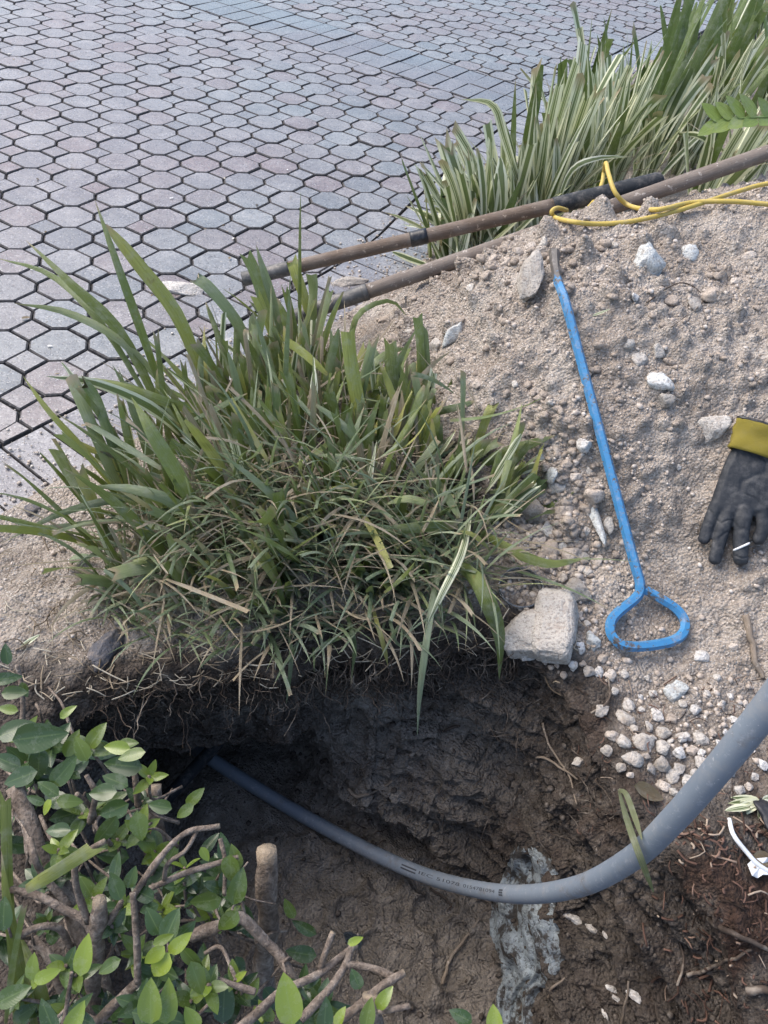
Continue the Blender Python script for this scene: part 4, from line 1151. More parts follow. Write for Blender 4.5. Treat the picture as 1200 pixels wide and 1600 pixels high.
def strap(P, w, side, tip='cut', fold=0.18, r=None, kind=0.0, wav=0.0):
    """leaf blade along centre line P; side = sideways vectors"""
    P = np.asarray(P, float); n = len(P)
    T = np.gradient(P, axis=0); T /= np.linalg.norm(T, axis=1)[:, None] + 1e-9
    s = np.linspace(0, 1, n)
    prof = 0.6 + 0.4 * np.minimum(1, s * 3.0)
    if tip == 'point': prof = prof * np.clip(1 - ((s - .45) / .55).clip(0) ** 1.7, 0.03, 1)
    elif tip == 'blunt': prof = prof * np.clip(1 - ((s - .7) / .3).clip(0) ** 2 * .75, 0.1, 1)
    V = []; TT = []; r = rng.random() if r is None else r
    cut = rng.uniform(-.6, .6) if tip == 'cut' else 0
    for i in range(n):
        S = side[i] - T[i] * (side[i] @ T[i]); S /= np.linalg.norm(S) + 1e-9
        N = np.cross(S, T[i]); hw = w * prof[i] / 2
        f = fold * hw * 2 * (1 - .5 * s[i])
        wv = wav * math.sin(s[i] * 9 + r * 20) * hw
        for a, ac in ((-1, 0.0), (0, 0.5), (1, 1.0)):
            c = P[i] + S * a * hw + N * (f * abs(a) + wv * a)
            if tip == 'cut' and i == n - 1: c = c + T[i] * (a * cut * hw + (rng.uniform(-2.2, .8) if a == 0 else rng.uniform(-.8, .8)) * hw)
            V.append(c); TT.append((r, ac, s[i], kind))
    Fc = []
    for i in range(n - 1):
        for k in (0, 1): Fc.append((i * 3 + k, i * 3 + k + 1, (i + 1) * 3 + k + 1, (i + 1) * 3 + k))
    return V, Fc, TT
def arc_blade(base, az, tilt, L, w, bend, roll=0.0, n=9, **kw):
    p = np.array(base, float); P = [p.copy()]; sd = []
    for i in range(n + 1):
        s = i / n; th = tilt + bend * s ** 1.4
        d = np.array([math.sin(th) * math.cos(az), math.sin(th) * math.sin(az), math.cos(th)])
        s0 = np.array([-math.sin(az), math.cos(az), 0]); nn = np.cross(s0, d)
        ro = roll * s; sd.append(s0 * math.cos(ro) + nn * math.sin(ro))
        if i < n: p = p + d * L / n; P.append(p.copy())
    return strap(P, w, sd, **kw)
def px_blade(pts, w, tip='point', n=12, roll=0.0, **kw):
    """blade through 3-D control points"""
    P = spline(pts, n); T = np.gradient(P, axis=0)
    sd = []
    for i in range(n):
        v = P[i] - CPOS; s = np.cross(T[i], v); s /= np.linalg.norm(s) + 1e-9
        nn = np.cross(s, T[i] / np.linalg.norm(T[i])); a = roll + 0.5 * math.sin(i * .3 + len(pts) + P[0][0] * 40)
        sd.append(s * math.cos(a) + nn * math.sin(a))
    return strap(P, w, sd, tip=tip, **kw)
class Plant:
    def __init__(s, name, loc, label, cat='plant', group=None, limit=300):
        s.e = empty(name, loc); tag(s.e, label, cat, group); s.o = np.array(loc, float); s.items = []; s.limit = limit
    def add(s, geo, m, key, part='leaf'): s.items.append((key, geo, m, part))
    def done(s):
        it = sorted(s.items, key=lambda t: -t[0]); rest = {}; i = 0
        for k, (V, Fc, T), m, part in it:
            i += part == 'leaf'
            if part != 'leaf' or i <= s.limit: link(part, mesh(part, np.array(V) - s.o, Fc, m, True, T), s.e)
            else: rest.setdefault(m.name, (Acc(), m))[0].add(np.array(V) - s.o, Fc, T)
        for nme, (A, m) in rest.items():
            o = link('small_leaves', A.mesh('small_leaves', m), s.e); o['kind'] = 'stuff'

def inpoly(p, poly):
    x, y = p; c = False; n = len(poly)
    for i in range(n):
        x1, y1 = poly[i][:2]; x2, y2 = poly[i - 1][:2]
        if (y1 > y) != (y2 > y) and x < (x2 - x1) * (y - y1) / (y2 - y1) + x1: c = not c
    return c
def rand_in(poly):
    xs = [p[0] for p in poly]; ys = [p[1] for p in poly]
    while True:
        p = (rng.uniform(min(xs), max(xs)), rng.uniform(min(ys), max(ys)))
        if inpoly(p, poly): return p

# --- the trimmed clump over the hole
clump = Plant('strap_leaf_clump', tuple(at(480, 850, .07)), 'cut back clump of green strap leaves hanging over the hole\'s edge')
CB = [at(x, y, .06) for x, y in [(150, 850), (215, 700), (300, 620), (400, 580), (500, 570), (590, 610), (680, 690), (770, 770), (790, 860), (720, 930), (560, 950), (400, 950), (250, 930), (170, 890)]]
ccx, ccy = -0.13, 1.25
for sh in range(115):
    x, y = rand_in(CB); z = gz(x, y)[0] - .01
    rx, ry = x - ccx, y - ccy
    back = sstep(-.15, .35, ry)                        # rear shoots lean away and to the left
    leftw = sstep(.1, -.3, rx)
    az0 = math.atan2(ry * .6 + .35 * back + .1, rx * .9 - .22 * leftw - .12)
    lean = 0.14 + 0.42 * min(1, math.hypot(rx, ry) / .4) * rng.uniform(.3, 1.2)
    fan = rng.uniform(0, math.pi); nl = rng.randint(4, 7); cut = rng.uniform(.09, .195) * (1 + .35 * float(leftw)) * (1 - .2 * float(sstep(.0, .3, rx)))
    for k in range(nl):
        sd_ = 1 if k % 2 else -1
        az = az0 + sd_ * rng.uniform(.1, 1.0); tilt = lean * rng.uniform(.3, 1.5) + .04 * k
        L = cut * rng.uniform(.6, 1.25); w_ = rng.choice([rng.uniform(.010, .018), rng.uniform(.015, .027)])
        tp = rng.choice(['cut', 'cut', 'cut', 'blunt']); bend = rng.uniform(.0, .45)
        if rng.random() < .06: L *= 1.5; tp = 'point'; bend += rng.uniform(.2, .7)
        b = (x + .012 * (k - nl / 2) * math.cos(fan), y + .012 * (k - nl / 2) * math.sin(fan), z)
        kd = 1.0 if rng.random() < .14 else 0.0
        clump.add(arc_blade(b, az, tilt, L, w_ * (.6 if kd else 1), bend, rng.uniform(-1.5, 1.5), fold=rng.uniform(.12, .45), tip=tp, kind=kd, wav=.22), M_GREEN if rng.random() < .91 else M_VARI, L * w_)
# narrow grassy blades: the front skirt
SK = [at(x, y, .06) for x, y in [(140, 880), (230, 800), (400, 760), (560, 770), (680, 800), (760, 850), (760, 930), (690, 970), (560, 990), (400, 1005), (260, 990), (160, 950)]]
for i in range(1150):
    x, y = rand_in(SK); z = gz(x, y)[0] - .005
    az = rng.gauss(-1.75, 1.0) if rng.random() < .75 else rng.uniform(0, 6.28)
    front = sstep(1.1, .9, y)
    L = rng.uniform(.10, .32) * (1 - .48 * float(front)); tilt = rng.uniform(.15, 1.1); bend = rng.uniform(.3, 1.5) + .3 * float(front)
    w_ = rng.uniform(.003, .0085)
    kd = 1.0 if rng.random() < .24 else 0.0
    clump.add(arc_blade((x, y, z), az, tilt, L, w_, bend, rng.uniform(-.8, .8), n=8, fold=.25, tip='point' if rng.random() < .85 else 'cut', kind=kd, wav=.2), M_THIN, L * w_)
# dead thatch low down
for i in range(420):
    x, y = rand_in(SK if i % 2 else CB); z = gz(x, y)[0]
    clump.add(arc_blade((x, y, z + rng.uniform(0, .03)), rng.uniform(0, 6.28), rng.uniform(.7, 1.5), rng.uniform(.08, .24), rng.uniform(.002, .006), rng.uniform(-.6, 1.1), n=7, fold=.3, tip='point', kind=1.0), M_THIN, 1e-5)
# loose clippings caught in the clump
for i in range(70):
    x, y = rand_in(CB if i % 3 else SK); z = gz(x, y)[0] + rng.uniform(.03, .13)
    kd = 1.0 if rng.random() < .35 else 0.0; L = rng.uniform(.06, .2); w_ = rng.uniform(.006, .018)
    clump.add(arc_blade((x, y, z), rng.uniform(0, 6.28), rng.uniform(.6, 1.7), L, w_ * (.5 if kd else 1), rng.uniform(-.6, 1.2), rng.uniform(-1.5, 1.5), n=6, fold=.2, tip=rng.choice(['cut', 'point', 'blunt']), kind=kd), M_GREEN if rng.random() < .6 else M_THIN, L * w_)
# single blades that stand out
def zb(*q): return [at(x, y, z) for x, y, z in q]
for pts, w_, tp, m in [
    (zb((262, 640, .06), (215, 500, .27), (180, 400, .38), (148, 312, .45)), .024, 'point', M_GREEN),
    (zb((330, 620, .06), (280, 500, .24), (215, 415, .34), (165, 352, .40)), .038, 'blunt', M_GREEN),
    (zb((260, 660, .06), (190, 520, .22), (110, 440, .30), (40, 375, .34)), .030, 'point', M_GREEN),
    (zb((240, 640, .06), (160, 510, .22), (80, 430, .26), (-10, 402, .26)), .020, 'point', M_GREEN),
    (zb((290, 640, .06), (200, 540, .2), (110, 490, .26), (22, 474, .27)), .024, 'point', M_THIN),
    (zb((300, 690, .06), (240, 640, .18), (150, 600, .24), (72, 588, .24)), .030, 'point', M_VARI),
    (zb((210, 800, .04), (130, 700, .16), (75, 640, .22), (36, 588, .26)), .018, 'point', M_GREEN),
    (zb((200, 800, .04), (160, 700, .16), (135, 640, .22), (112, 590, .26)), .030, 'cut', M_GREEN),
    (zb((215, 780, .04), (180, 700, .16), (150, 620, .23), (125, 595, .26)), .026, 'cut', M_GREEN),
    (zb((180, 850, .04), (150, 800, .1), (110, 740, .15), (85, 700, .18)), .026, 'cut', M_GREEN),
    (zb((330, 850, .06), (290, 760, .2), (240, 680, .3), (205, 620, .34)), .036, 'point', M_GREEN),
    (zb((330, 860, .06), (280, 790, .18), (210, 765, .22), (130, 760, .2)), .026, 'point', M_GREEN),
    (zb((300, 790, .06), (200, 780, .14), (100, 800, .14), (0, 850, .1)), .018, 'point', M_THIN),
    (zb((250, 810, .05), (160, 815, .1), (60, 825, .09), (-20, 800, .08)), .014, 'point', M_THIN),
    (zb((470, 540, .06), (468, 470, .2), (468, 380, .34), (470, 298, .45)), .012, 'point', M_GREEN),
    (zb((490, 530, .06), (478, 480, .15), (462, 430, .22), (455, 402, .25)), .034, 'cut', M_GREEN),
    (zb((480, 545, .06), (485, 490, .15), (488, 450, .21), (486, 425, .25)), .032, 'cut', M_GREEN),
    (zb((440, 560, .06), (420, 490, .17), (400, 430, .26), (382, 395, .31)), .034, 'cut', M_GREEN),
    (zb((450, 560, .06), (430, 480, .19), (410, 420, .28), (400, 382, .33)), .026, 'point', M_GREEN),
    (zb((400, 590, .06), (375, 510, .2), (330, 450, .28), (300, 430, .3)), .034, 'cut', M_GREEN),
    (zb((560, 600, .06), (548, 540, .16), (560, 490, .23), (610, 470, .22), (640, 500, .17)), .018, 'point', M_GREEN),
    (zb((660, 640, .1), (658, 590, .18), (655, 540, .25), (652, 490, .31)), .026, 'cut', M_GREEN),
    (zb((668, 640, .1), (668, 590, .18), (664, 545, .24), (662, 512, .28)), .022, 'cut', M_GREEN),
    (zb((570, 700, .1), (560, 640, .18), (550, 570, .26), (545, 520, .31)), .038, 'cut', M_GREEN),
    (zb((625, 690, .1), (620, 630, .18), (612, 570, .25), (608, 530, .29)), .036, 'cut', M_GREEN),
    (zb((700, 740, .1), (720, 690, .17), (724, 630, .24), (724, 582, .3)), .014, 'cut', M_GREEN),
    (zb((720, 750, .1), (745, 700, .17), (762, 650, .24), (772, 628, .26)), .024, 'cut', M_GREEN),
    (zb((730, 760, .1), (770, 720, .17), (825, 695, .22), (868, 680, .24)), .032, 'point', M_GREEN),
    (zb((735, 780, .1), (790, 745, .16), (850, 722, .19), (880, 714, .2)), .026, 'point', M_VARI),
    (zb((745, 830, .09), (800, 860, .13), (860, 880, .14), (922, 870, .15)), .026, 'point', M_GREEN),
    (zb((700, 880, .08), (735, 900, .16), (765, 950, .14), (782, 1000, .06), (780, 1062, -.02)), .040, 'point', M_GREEN),
    (zb((735, 790, .1), (722, 860, .18), (690, 930, .17), (664, 985, .12)), .018, 'point', M_VARI),
    (zb((690, 870, .1), (676, 930, .14), (664, 1010, .1), (656, 1080, .03), (652, 1150, -.06)), .018, 'point', M_THIN),
    (zb((545, 880, .08), (480, 850, .16), (430, 840, .16), (380, 870, .12)), .014, 'point', M_THIN),
    (zb((420, 800, .08), (560, 830, .15), (640, 826, .17), (716, 820, .16)), .024, 'cut', M_GREEN),
    (zb((640, 660, .12), (680, 645, .18), (715, 635, .21), (742, 626, .22)), .020, 'blunt', M_THIN),
    (zb((450, 990, .06), (455, 1020, .06), (452, 1070, 0), (447, 1100, -.05)), .010, 'point', M_THIN),
    (zb((540, 950, .07), (550, 990, .09), (553, 1020, .05), (548, 1070, 0)), .012, 'point', M_THIN),
    (zb((600, 930, .07), (612, 980, .09), (630, 1010, .06), (700, 990, .08)), .008, 'point', M_THIN),
    (zb((575, 930, .07), (590, 980, .1), (602, 1020, .06), (606, 1040, .02)), .012, 'point', M_GREEN),
    (zb((350, 620, .06), (300, 640, .16), (200, 610, .2), (110, 590, .2)), .030, 'blunt', M_GREEN),
]:
    clump.add(px_blade(pts, w_ * .8, tp, wav=.14, fold=.3), m, 1.0)

# hanging roots under the clump
def root_material():
    m, nt, b = mat('roots', 0.9, 0.15); q = NB(nt); p = q.pos()
    c = q.ramp(q.noise(p, 30, 4, 0.6), [(0.3, (0.035, 0.026, 0.021)), (0.52, (0.095, 0.073, 0.058)), (0.70, (0.29, 0.25, 0.205))])
    q.l(c, b.inputs['Base Color']); return m
M_ROOT = root_material()
def fine_root(p, d, L, r, n=7, curl=.9, grav=.25):
    P = [np.array(p)]; d = np.array(d, float); d /= np.linalg.norm(d)
    for i in range(n):
        d = d + np.array([rng.gauss(0, curl * .35), rng.gauss(0, curl * .35), rng.gauss(0, curl * .3) - grav]); d /= np.linalg.norm(d)
        P.append(P[-1] + d * L / n)
    return tube_geo(np.array(P), np.linspace(r, r * .35, n + 1), 4, False)
RA = Acc()
for i in range(850):
    th = R_(rng.uniform(58, 168)); rl = float(r_lip(np.array([th]))[0])
    zt = rng.uniform(-.10, .01); o_ = HC + np.array([math.cos(th), math.sin(th)]) * (rl + rng.uniform(-.005, .02))
    inward = -np.array([math.cos(th), math.sin(th)])
    RA.add(*fine_root((o_[0], o_[1], zt + .02), (inward[0] + rng.gauss(0, .7), inward[1] + rng.gauss(0, .4), rng.uniform(-.8, .5)), rng.uniform(.02, .11), rng.uniform(.0005, .0016), 9, 1.5, .12))
for i in range(220):
    x, y = rng.uniform(560, 1010), rng.uniform(1040, 1330)
    p, n_ = hit(x, y)
    if p.z > .0 : continue
    d = np.array(n_) * .8 + np.array([rng.gauss(0, .8), rng.gauss(0, .5), rng.gauss(-.1, .6)])
    RA.add(*fine_root(np.array(p), d, rng.uniform(.02, .08), rng.uniform(.0005, .0014), 6, 1.0, .15))
ro_ = link('root_fringe', mesh('root_fringe', np.array(RA.V) - clump.o, RA.F, M_ROOT, True), clump.e); ro_['kind'] = 'stuff'
clump.done()

# --- striped plants behind the heap
VG = [  # crown pixels (x, y, z), leaves, height, label
 ([(705, 412, .02), (728, 408, .02), (745, 402, .02), (765, 398, .02), (790, 392, .03), (765, 375, .0), (815, 372, .04), (785, 350, .02)], 16, .42, 'striped green and cream strap leaf plant nearest, spilling onto the paving'),
 ([(815, 352, .05), (850, 338, .05), (830, 325, .03), (870, 318, .05)], 16, .47, 'striped strap leaf plant right behind the black foam grip'),
 ([(900, 305, .05), (940, 292, .05), (915, 280, .03), (965, 275, .05)], 16, .5, 'striped strap leaf plant directly behind the yellow cord loop'),
 ([(880, 240, .0), (930, 225, .0), (980, 215, .0), (910, 205, .0)], 15, .46, 'smaller striped strap leaf plant in the second row beside the paving'),
 ([(1010, 262, .05), (1060, 245, .05), (1100, 235, .05), (1120, 262, .30), (1165, 250, .30)], 15, .5, 'striped strap leaf plant behind the right part of the grey handle'),
 ([(1040, 170, .0), (1090, 150, .0), (1150, 130, .0), (1180, 100, .0), (1120, 100, .0)], 14, .5, 'striped strap leaf plant farthest back at the upper right corner'),
]
for crowns, nl, Hh, lab in VG:
    pl = Plant('striped_plant', tuple(at(*crowns[0])), lab, 'plant', 'striped plants behind the heap')
    for ci, c in enumerate(crowns):
        b0_ = at(*c)
        for k in range(nl - 3):
            x, y = b0_[0] + rng.gauss(0, .03), b0_[1] + rng.gauss(0, .03); z = max(-.02, min(gz(x, y)[0], c[2] + .08))
            az = rng.uniform(0, 6.28)
            if lab.find('nearest') > 0: az = rng.gauss(2.6, .95)
            tilt = abs(rng.gauss(.12, .22)) + (.8 if 'nearest' in lab else 0) * rng.random() ** 1.3
            L = Hh * rng.uniform(.6, 1.12) * (.8 if 'nearest' in lab else 1); w_ = rng.uniform(.026, .044)
            pl.add(arc_blade((x, y, z), az, tilt, L, w_, rng.uniform(.0, .55), rng.uniform(-1.2, 1.2), n=9, fold=rng.uniform(.08, .25), tip=rng.choice(['point', 'cut', 'blunt', 'point', 'cut'])), M_TALL if rng.random() < (.5 if ('farthest' in lab or 'second' in lab) else .05) else M_VARI, L * w_)
        for k in range(5):
            pl.add(arc_blade((b0_[0] + rng.gauss(0, .05), b0_[1] + rng.gauss(0, .05), c[2] + .02), rng.uniform(0, 6.28), rng.uniform(.5, 1.3), rng.uniform(.1, .3), .008, .5, n=6, kind=1.0, tip='point'), M_THIN, 1e-4)
    if 'cord loop' in lab:
        pl.add(px_blade(zb((868, 330, .1), (890, 270, .3), (930, 248, .38), (990, 245, .38)), .018, 'point'), M_VARI, 1)
        pl.add(px_blade(zb((830, 350, .05), (790, 220, .35), (770, 165, .45), (722, 155, .48)), .026, 'point'), M_VARI, 1)
    if 'right part' in lab:
        pl.add(px_blade(zb((1060, 210, .3), (1090, 212, .36), (1120, 228, .34), (1148, 250, .28)), .022, 'point'), M_VARI, 1)
    pl.done()
TG = [([(1000, 245, .05), (1015, 230, .04)], 9, .62, 'tall plain green strap leaf plant with leaves cut by the top edge of the picture'),
      ([(1100, 215, .03), (1120, 200, .03), (1085, 225, .05)], 10, .60, 'plain green strap leaf plant left of the pale feathery sprig'),
      ([(1180, 190, .03), (1200, 170, .03), (1195, 240, .32), (1225, 225, .32)], 9, .5, 'plain green strap leaf plant at the far right above the sprig')]
for crowns, nl, Hh, lab in TG:
    pl = Plant('green_strap_plant', tuple(at(*crowns[0])), lab, 'plant', 'plain green strap plants behind the heap')
    for c in crowns:
        b0_ = at(*c)
        for k in range(nl):
            L = Hh * rng.uniform(.55, 1.15)
            pl.add(arc_blade((b0_[0] + rng.gauss(0, .03), b0_[1] + rng.gauss(0, .03), c[2]), rng.gauss(.6, 1.3), abs(rng.gauss(.1, .22)), L, rng.uniform(.026, .042), rng.uniform(.0, .5), rng.uniform(-1, 1), n=9, tip=rng.choice(['point', 'blunt', 'cut'])), M_TALL, L)
    pl.done()
# pale pinnate sprig at the right edge
M_SPRIG = leaf_material('pale sprig leaf', [(0.0, (0.22, 0.32, 0.05)), (0.5, (0.28, 0.38, 0.07)), (1.0, (0.33, 0.42, 0.10))])
def oval(base, d, nrm, L, w_, r, cup=.15, n=6, kind=0.0, droop=0.0):
    d = np.array(d, float); d /= np.linalg.norm(d); nrm = np.array(nrm, float); nrm = nrm - d * (nrm @ d); nrm /= np.linalg.norm(nrm) + 1e-9; s = np.cross(d, nrm)
    V = []; T = []
    for i in range(n + 1):
        t = i / n; hw = w_ / 2 * (math.sin(math.pi * min(1, .04 + t * .96) ** .8) ** .75 if 0 < t < 1 else .02)
        c = np.array(base) + d * L * t - nrm * (droop * L * t * t)
        for a, ac in ((-1, 0.), (-.5, .25), (0, .5), (.5, .75), (1, 1.)):
            V.append(c + s * a * hw + nrm * cup * hw * abs(a)); T.append((r, ac, t * .94, kind))
    Fc = [(i * 5 + k, i * 5 + k + 1, (i + 1) * 5 + k + 1, (i + 1) * 5 + k) for i in range(n) for k in range(4)]
    return V, Fc, T
spr = Plant('sprig', tuple(at(1200, 180, .4)), 'pale yellow green feathery sprig with paired leaflets at the right edge', 'plant')
st_ = [at(1250, 180, .60), at(1200, 183, .61), at(1160, 185, .61), at(1122, 190, .60)]
SP = spline(st_, 20); V, Fc = tube_geo(SP, .003, 6); spr.add((V, Fc, [(0.5, .5, .5, 0)] * len(V)), M_SPRIG, 1, 'stem')
for i in range(3, 19, 3):
    for sgn in (1, -1):
        T_ = SP[i] - SP[i - 1]; T_ /= np.linalg.norm(T_)
        d = T_ * .75 + sgn * np.array(UP) * (.65 if sgn > 0 else .35) + np.array(FW) * (-.1)
        spr.add(oval(SP[i], d, -FW + .15 * UP, rng.uniform(.06, .08), .034, rng.random(), .12), M_SPRIG, 1)
spr.done()
# ------------------------------------------------------------------ the pruned shrub
M_BARK = None
def bark_material():
    m, nt, b = mat('bark', 0.85, 0.2); q = NB(nt); p = q.pos()
    n1 = q.noise(p, 35, 4, 0.7, dist=.5); n2 = q.noise(p, 160, 3, 0.7)
    c = q.ramp(n1, [(0.3, (0.10, 0.075, 0.056)), (0.55, (0.23, 0.185, 0.15)), (0.75, (0.40, 0.345, 0.29))])
    c = q.mix(q.ramp(n2, [(0.4, .5), (0.55, 0)]), c, (0.05, 0.037, 0.03))
    r, g, bl = q.attr(); c = q.mix(q.math('MULTIPLY', r, .7), c, (0.34, 0.27, 0.19))
    q.l(c, b.inputs['Base Color']); q.bump(q.math('ADD', n1, n2), 0.8, 0.004, b); return m
M_BARK = bark_material()
def shrub_leaf_material():
    m, nt, b = mat('glossy shrub leaf', 0.3, 0.5); q = NB(nt)
    a = q.n('ShaderNodeAttribute'); a.attribute_name = 'tint'
    sp = q.n('ShaderNodeSeparateColor'); q.l(a.outputs['Color'], sp.inputs[0]); r, ac, al = sp.outputs[0], sp.outputs[1], sp.outputs[2]
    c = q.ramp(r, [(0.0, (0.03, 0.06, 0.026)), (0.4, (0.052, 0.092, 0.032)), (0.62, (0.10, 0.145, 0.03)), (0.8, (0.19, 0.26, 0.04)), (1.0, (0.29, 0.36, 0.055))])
    e = q.math('ABSOLUTE', q.math('SUBTRACT', ac, .5))
    c = q.mix(q.ramp(e, [(0.0, .55), (0.05, 0)]), c, q.mix(.5, c, (0.25, 0.33, 0.12)))
    dust = q.ramp(q.noise(q.pos(), 60, 4, .75), [(0.5, 0), (0.72, 1)])
    c = q.mix(q.math('MULTIPLY', dust, .18), c, (0.36, 0.37, 0.34))
    q.l(c, b.inputs['Base Color']); q.l(q.math('ADD', q.math('MULTIPLY', dust, .35), .19), b.inputs['Roughness'])
    st = q.n('ShaderNodeCombineXYZ'); q.l(q.math('MULTIPLY', e, 2.0), st.inputs[0]); q.l(q.math('SUBTRACT', q.math('MULTIPLY', al, 14.0), q.math('MULTIPLY', e, 6.0)), st.inputs[1])
    wv = q.n('ShaderNodeTexWave'); wv.bands_direction = 'Y'; wv.inputs['Scale'].default_value = .32; q.l(st.outputs[0], wv.inputs['Vector'])
    q.bump(wv.outputs['Fac'], .04, .002, b)
    tr = q.n('ShaderNodeBsdfTranslucent'); q.l(q.mix(.4, c, (0.25, 0.38, 0.05)), tr.inputs['Color'])
    ms = q.n('ShaderNodeMixShader'); ms.inputs[0].default_value = .2
    q.l(b.outputs[0], ms.inputs[1]); q.l(tr.outputs[0], ms.inputs[2]); q.l(ms.outputs[0], nt.nodes['Material Output'].inputs[0])
    return m
M_SHLEAF = shrub_leaf_material()
shrub = Plant('pruned_shrub', tuple(at(150, 1600, 0)), 'pruned leafy shrub with bare cut branches at the lower left of the hole', 'shrub', limit=300)
def branch(pts, r0, r1=None, cut=False, n=24, seg=9, part='branch'):
    """pts (px x, px y, z); radius in photo pixels"""
    P3 = [at(x, y, z) for x, y, z in pts]; P = spline(P3, n)
    D = np.mean([pxof(p)[2] for p in P]); r1 = r0 if r1 is None else r1
    rad = np.linspace(r0, r1, n) * D / F_PX
    P = P + np.stack([fbm(P * 18, 2, 1), fbm(P * 18 + 9, 2, 2), fbm(P * 18 + 5, 2, 3)], 1) * rad[:, None] * .7
    rad = rad * (1 + .3 * fbm(P * 45, 3, 8))
    if cut: P[-1] = P[-1] + (P[-1] - P[-2]) * .3
    V, Fc = tube_geo(P, rad, seg); T = [((1.0 if cut and i >= n - 1 else 0.0), 0, 0, 1) for i in range(n) for k in range(seg)]
    shrub.add((V, Fc, T), M_BARK, 10, part); return P
BR = [
 ([(160, 1640, -.02), (150, 1500, .04), (112, 1420, .08), (62, 1335, .12), (18, 1235, .16)], 17, 14, 0, 'trunk'),
 ([(140, 1660, .0), (148, 1560, .08), (151, 1480, .16), (153, 1405, .23)], 14, 12, 1, 'trunk'),
 ([(402, 1680, -.35), (408, 1560, -.12), (414, 1440, .04), (415, 1332, .14)], 17, 16, 1, 'trunk'),
 ([(255, 1450, -.1), (250, 1360, .0), (246, 1290, .05), (240, 1232, .08)], 15, 12, 1, 'trunk'),
 ([(130, 1615, .1), (172, 1580, .14), (213, 1535, .18)], 9, 7, 0, 'branch'),
 ([(213, 1535, .18), (212, 1470, .22), (206, 1395, .26)], 6, 5, 0, 'branch'),
 ([(206, 1400, .24), (250, 1340, .26), (292, 1302, .27), (343, 1290, .27)], 6, 4, 1, 'branch'),
 ([(232, 1388, .22), (300, 1362, .23), (352, 1346, .24), (372, 1340, .24)], 5, 3.5, 1, 'branch'),
 ([(256, 1380, .22), (262, 1350, .25), (290, 1330, .26), (310, 1295, .27)], 4, 3, 0, 'twig'),
 ([(345, 1310, .26), (352, 1345, .25), (350, 1400, .22)], 4, 3, 0, 'twig'),
 ([(300, 1466, .14), (340, 1445, .17), (376, 1432, .18), (420, 1470, .16), (455, 1520, .14), (482, 1610, .08)], 10, 8, 0, 'branch'),
 ([(372, 1610, .2), (440, 1550, .18), (500, 1520, .17), (556, 1478, .16)], 8, 5, 1, 'branch'),
 ([(502, 1512, .17), (512, 1480, .19), (521, 1457, .2)], 5, 5, 1, 'twig'),
 ([(470, 1590, .17), (510, 1550, .17), (540, 1510, .17), (552, 1476, .18)], 7, 5, 1, 'branch'),
 ([(540, 1505, .17), (580, 1512, .17), (615, 1528, .17)], 6, 5, 1, 'branch'),
 ([(520, 1600, .16), (560, 1570, .17), (600, 1540, .18), (632, 1522, .18)], 8, 6, 1, 'branch'),
 ([(590, 1630, .12), (585, 1590, .16), (583, 1552, .18)], 18, 14, 1, 'branch'),
 ([(590, 1580, .17), (615, 1577, .19), (640, 1572, .19)], 5, 4, 1, 'twig'),
 ([(-10, 1385, .2), (60, 1402, .2), (100, 1420, .19), (135, 1440, .18), (150, 1470, .16)], 6, 7, 0, 'branch'),
 ([(30, 1462, .16), (65, 1448, .17), (98, 1458, .15), (128, 1530, .08)], 5, 6, 0, 'branch'),
 ([(50, 1470, .1), (80, 1500, .1), (105, 1560, .06)], 8, 9, 0, 'branch'),
 ([(138, 1440, .2), (122, 1390, .24), (120, 1350, .27), (136, 1330, .28), (162, 1314, .29)], 6, 5, 1, 'branch'),
 ([(162, 1450, .18), (178, 1425, .21), (188, 1408, .23)], 6, 4, 0, 'twig'),
 ([(45, 1312, .2), (52, 1340, .2), (65, 1365, .18), (110, 1420, .14)], 5, 6, 0, 'twig'),
 ([(100, 1600, .2), (108, 1550, .22), (112, 1520, .24)], 4, 3, 0, 'twig'),
 ([(320, 1490, .15), (345, 1480, .16), (370, 1530, .16), (392, 1550, .15)], 3.5, 3, 0, 'twig'),
 ([(300, 1530, .15), (340, 1532, .18), (380, 1545, .18), (400, 1552, .18)], 5, 5, 0, 'twig'),
 ([(135, 1210, .22), (148, 1240, .2), (142, 1285, .15)], 4, 5, 0, 'twig'),
 ([(120, 1240, .2), (145, 1265, .16), (150, 1300, .12)], 4, 4, 0, 'twig'),
 ([(28, 1040, .2), (36, 1100, .16), (30, 1180, .1)], 4, 5, 0, 'twig'),
 ([(205, 1180, .16), (212, 1220, .14), (218, 1260, .1)], 5, 6, 0, 'twig'),
]
for pts, r0, r1, ct, nm in BR: branch(pts, r0, r1, ct, part=nm)
def sleaf(x, y, L, ang, z, r, w_=.55, face=0.0, droop=.12, tilt=0.0):
    """leaf whose middle shows at photo pixel x, y; L in photo pixels; ang = image direction of its tip"""
    c = at(x, y, z); D = pxof(c)[2]; Lm = L * D / F_PX
    d = math.cos(ang) * RT + math.sin(ang) * UP + tilt * FW
    nrm = -FW * .75 + np.array([0, 0, .55]) + RT * rng.gauss(face, .3) + UP * rng.gauss(.0, .3)
    d = d / np.linalg.norm(d)
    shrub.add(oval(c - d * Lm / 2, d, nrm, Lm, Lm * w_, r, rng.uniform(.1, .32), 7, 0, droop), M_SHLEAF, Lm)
A_ = math.radians
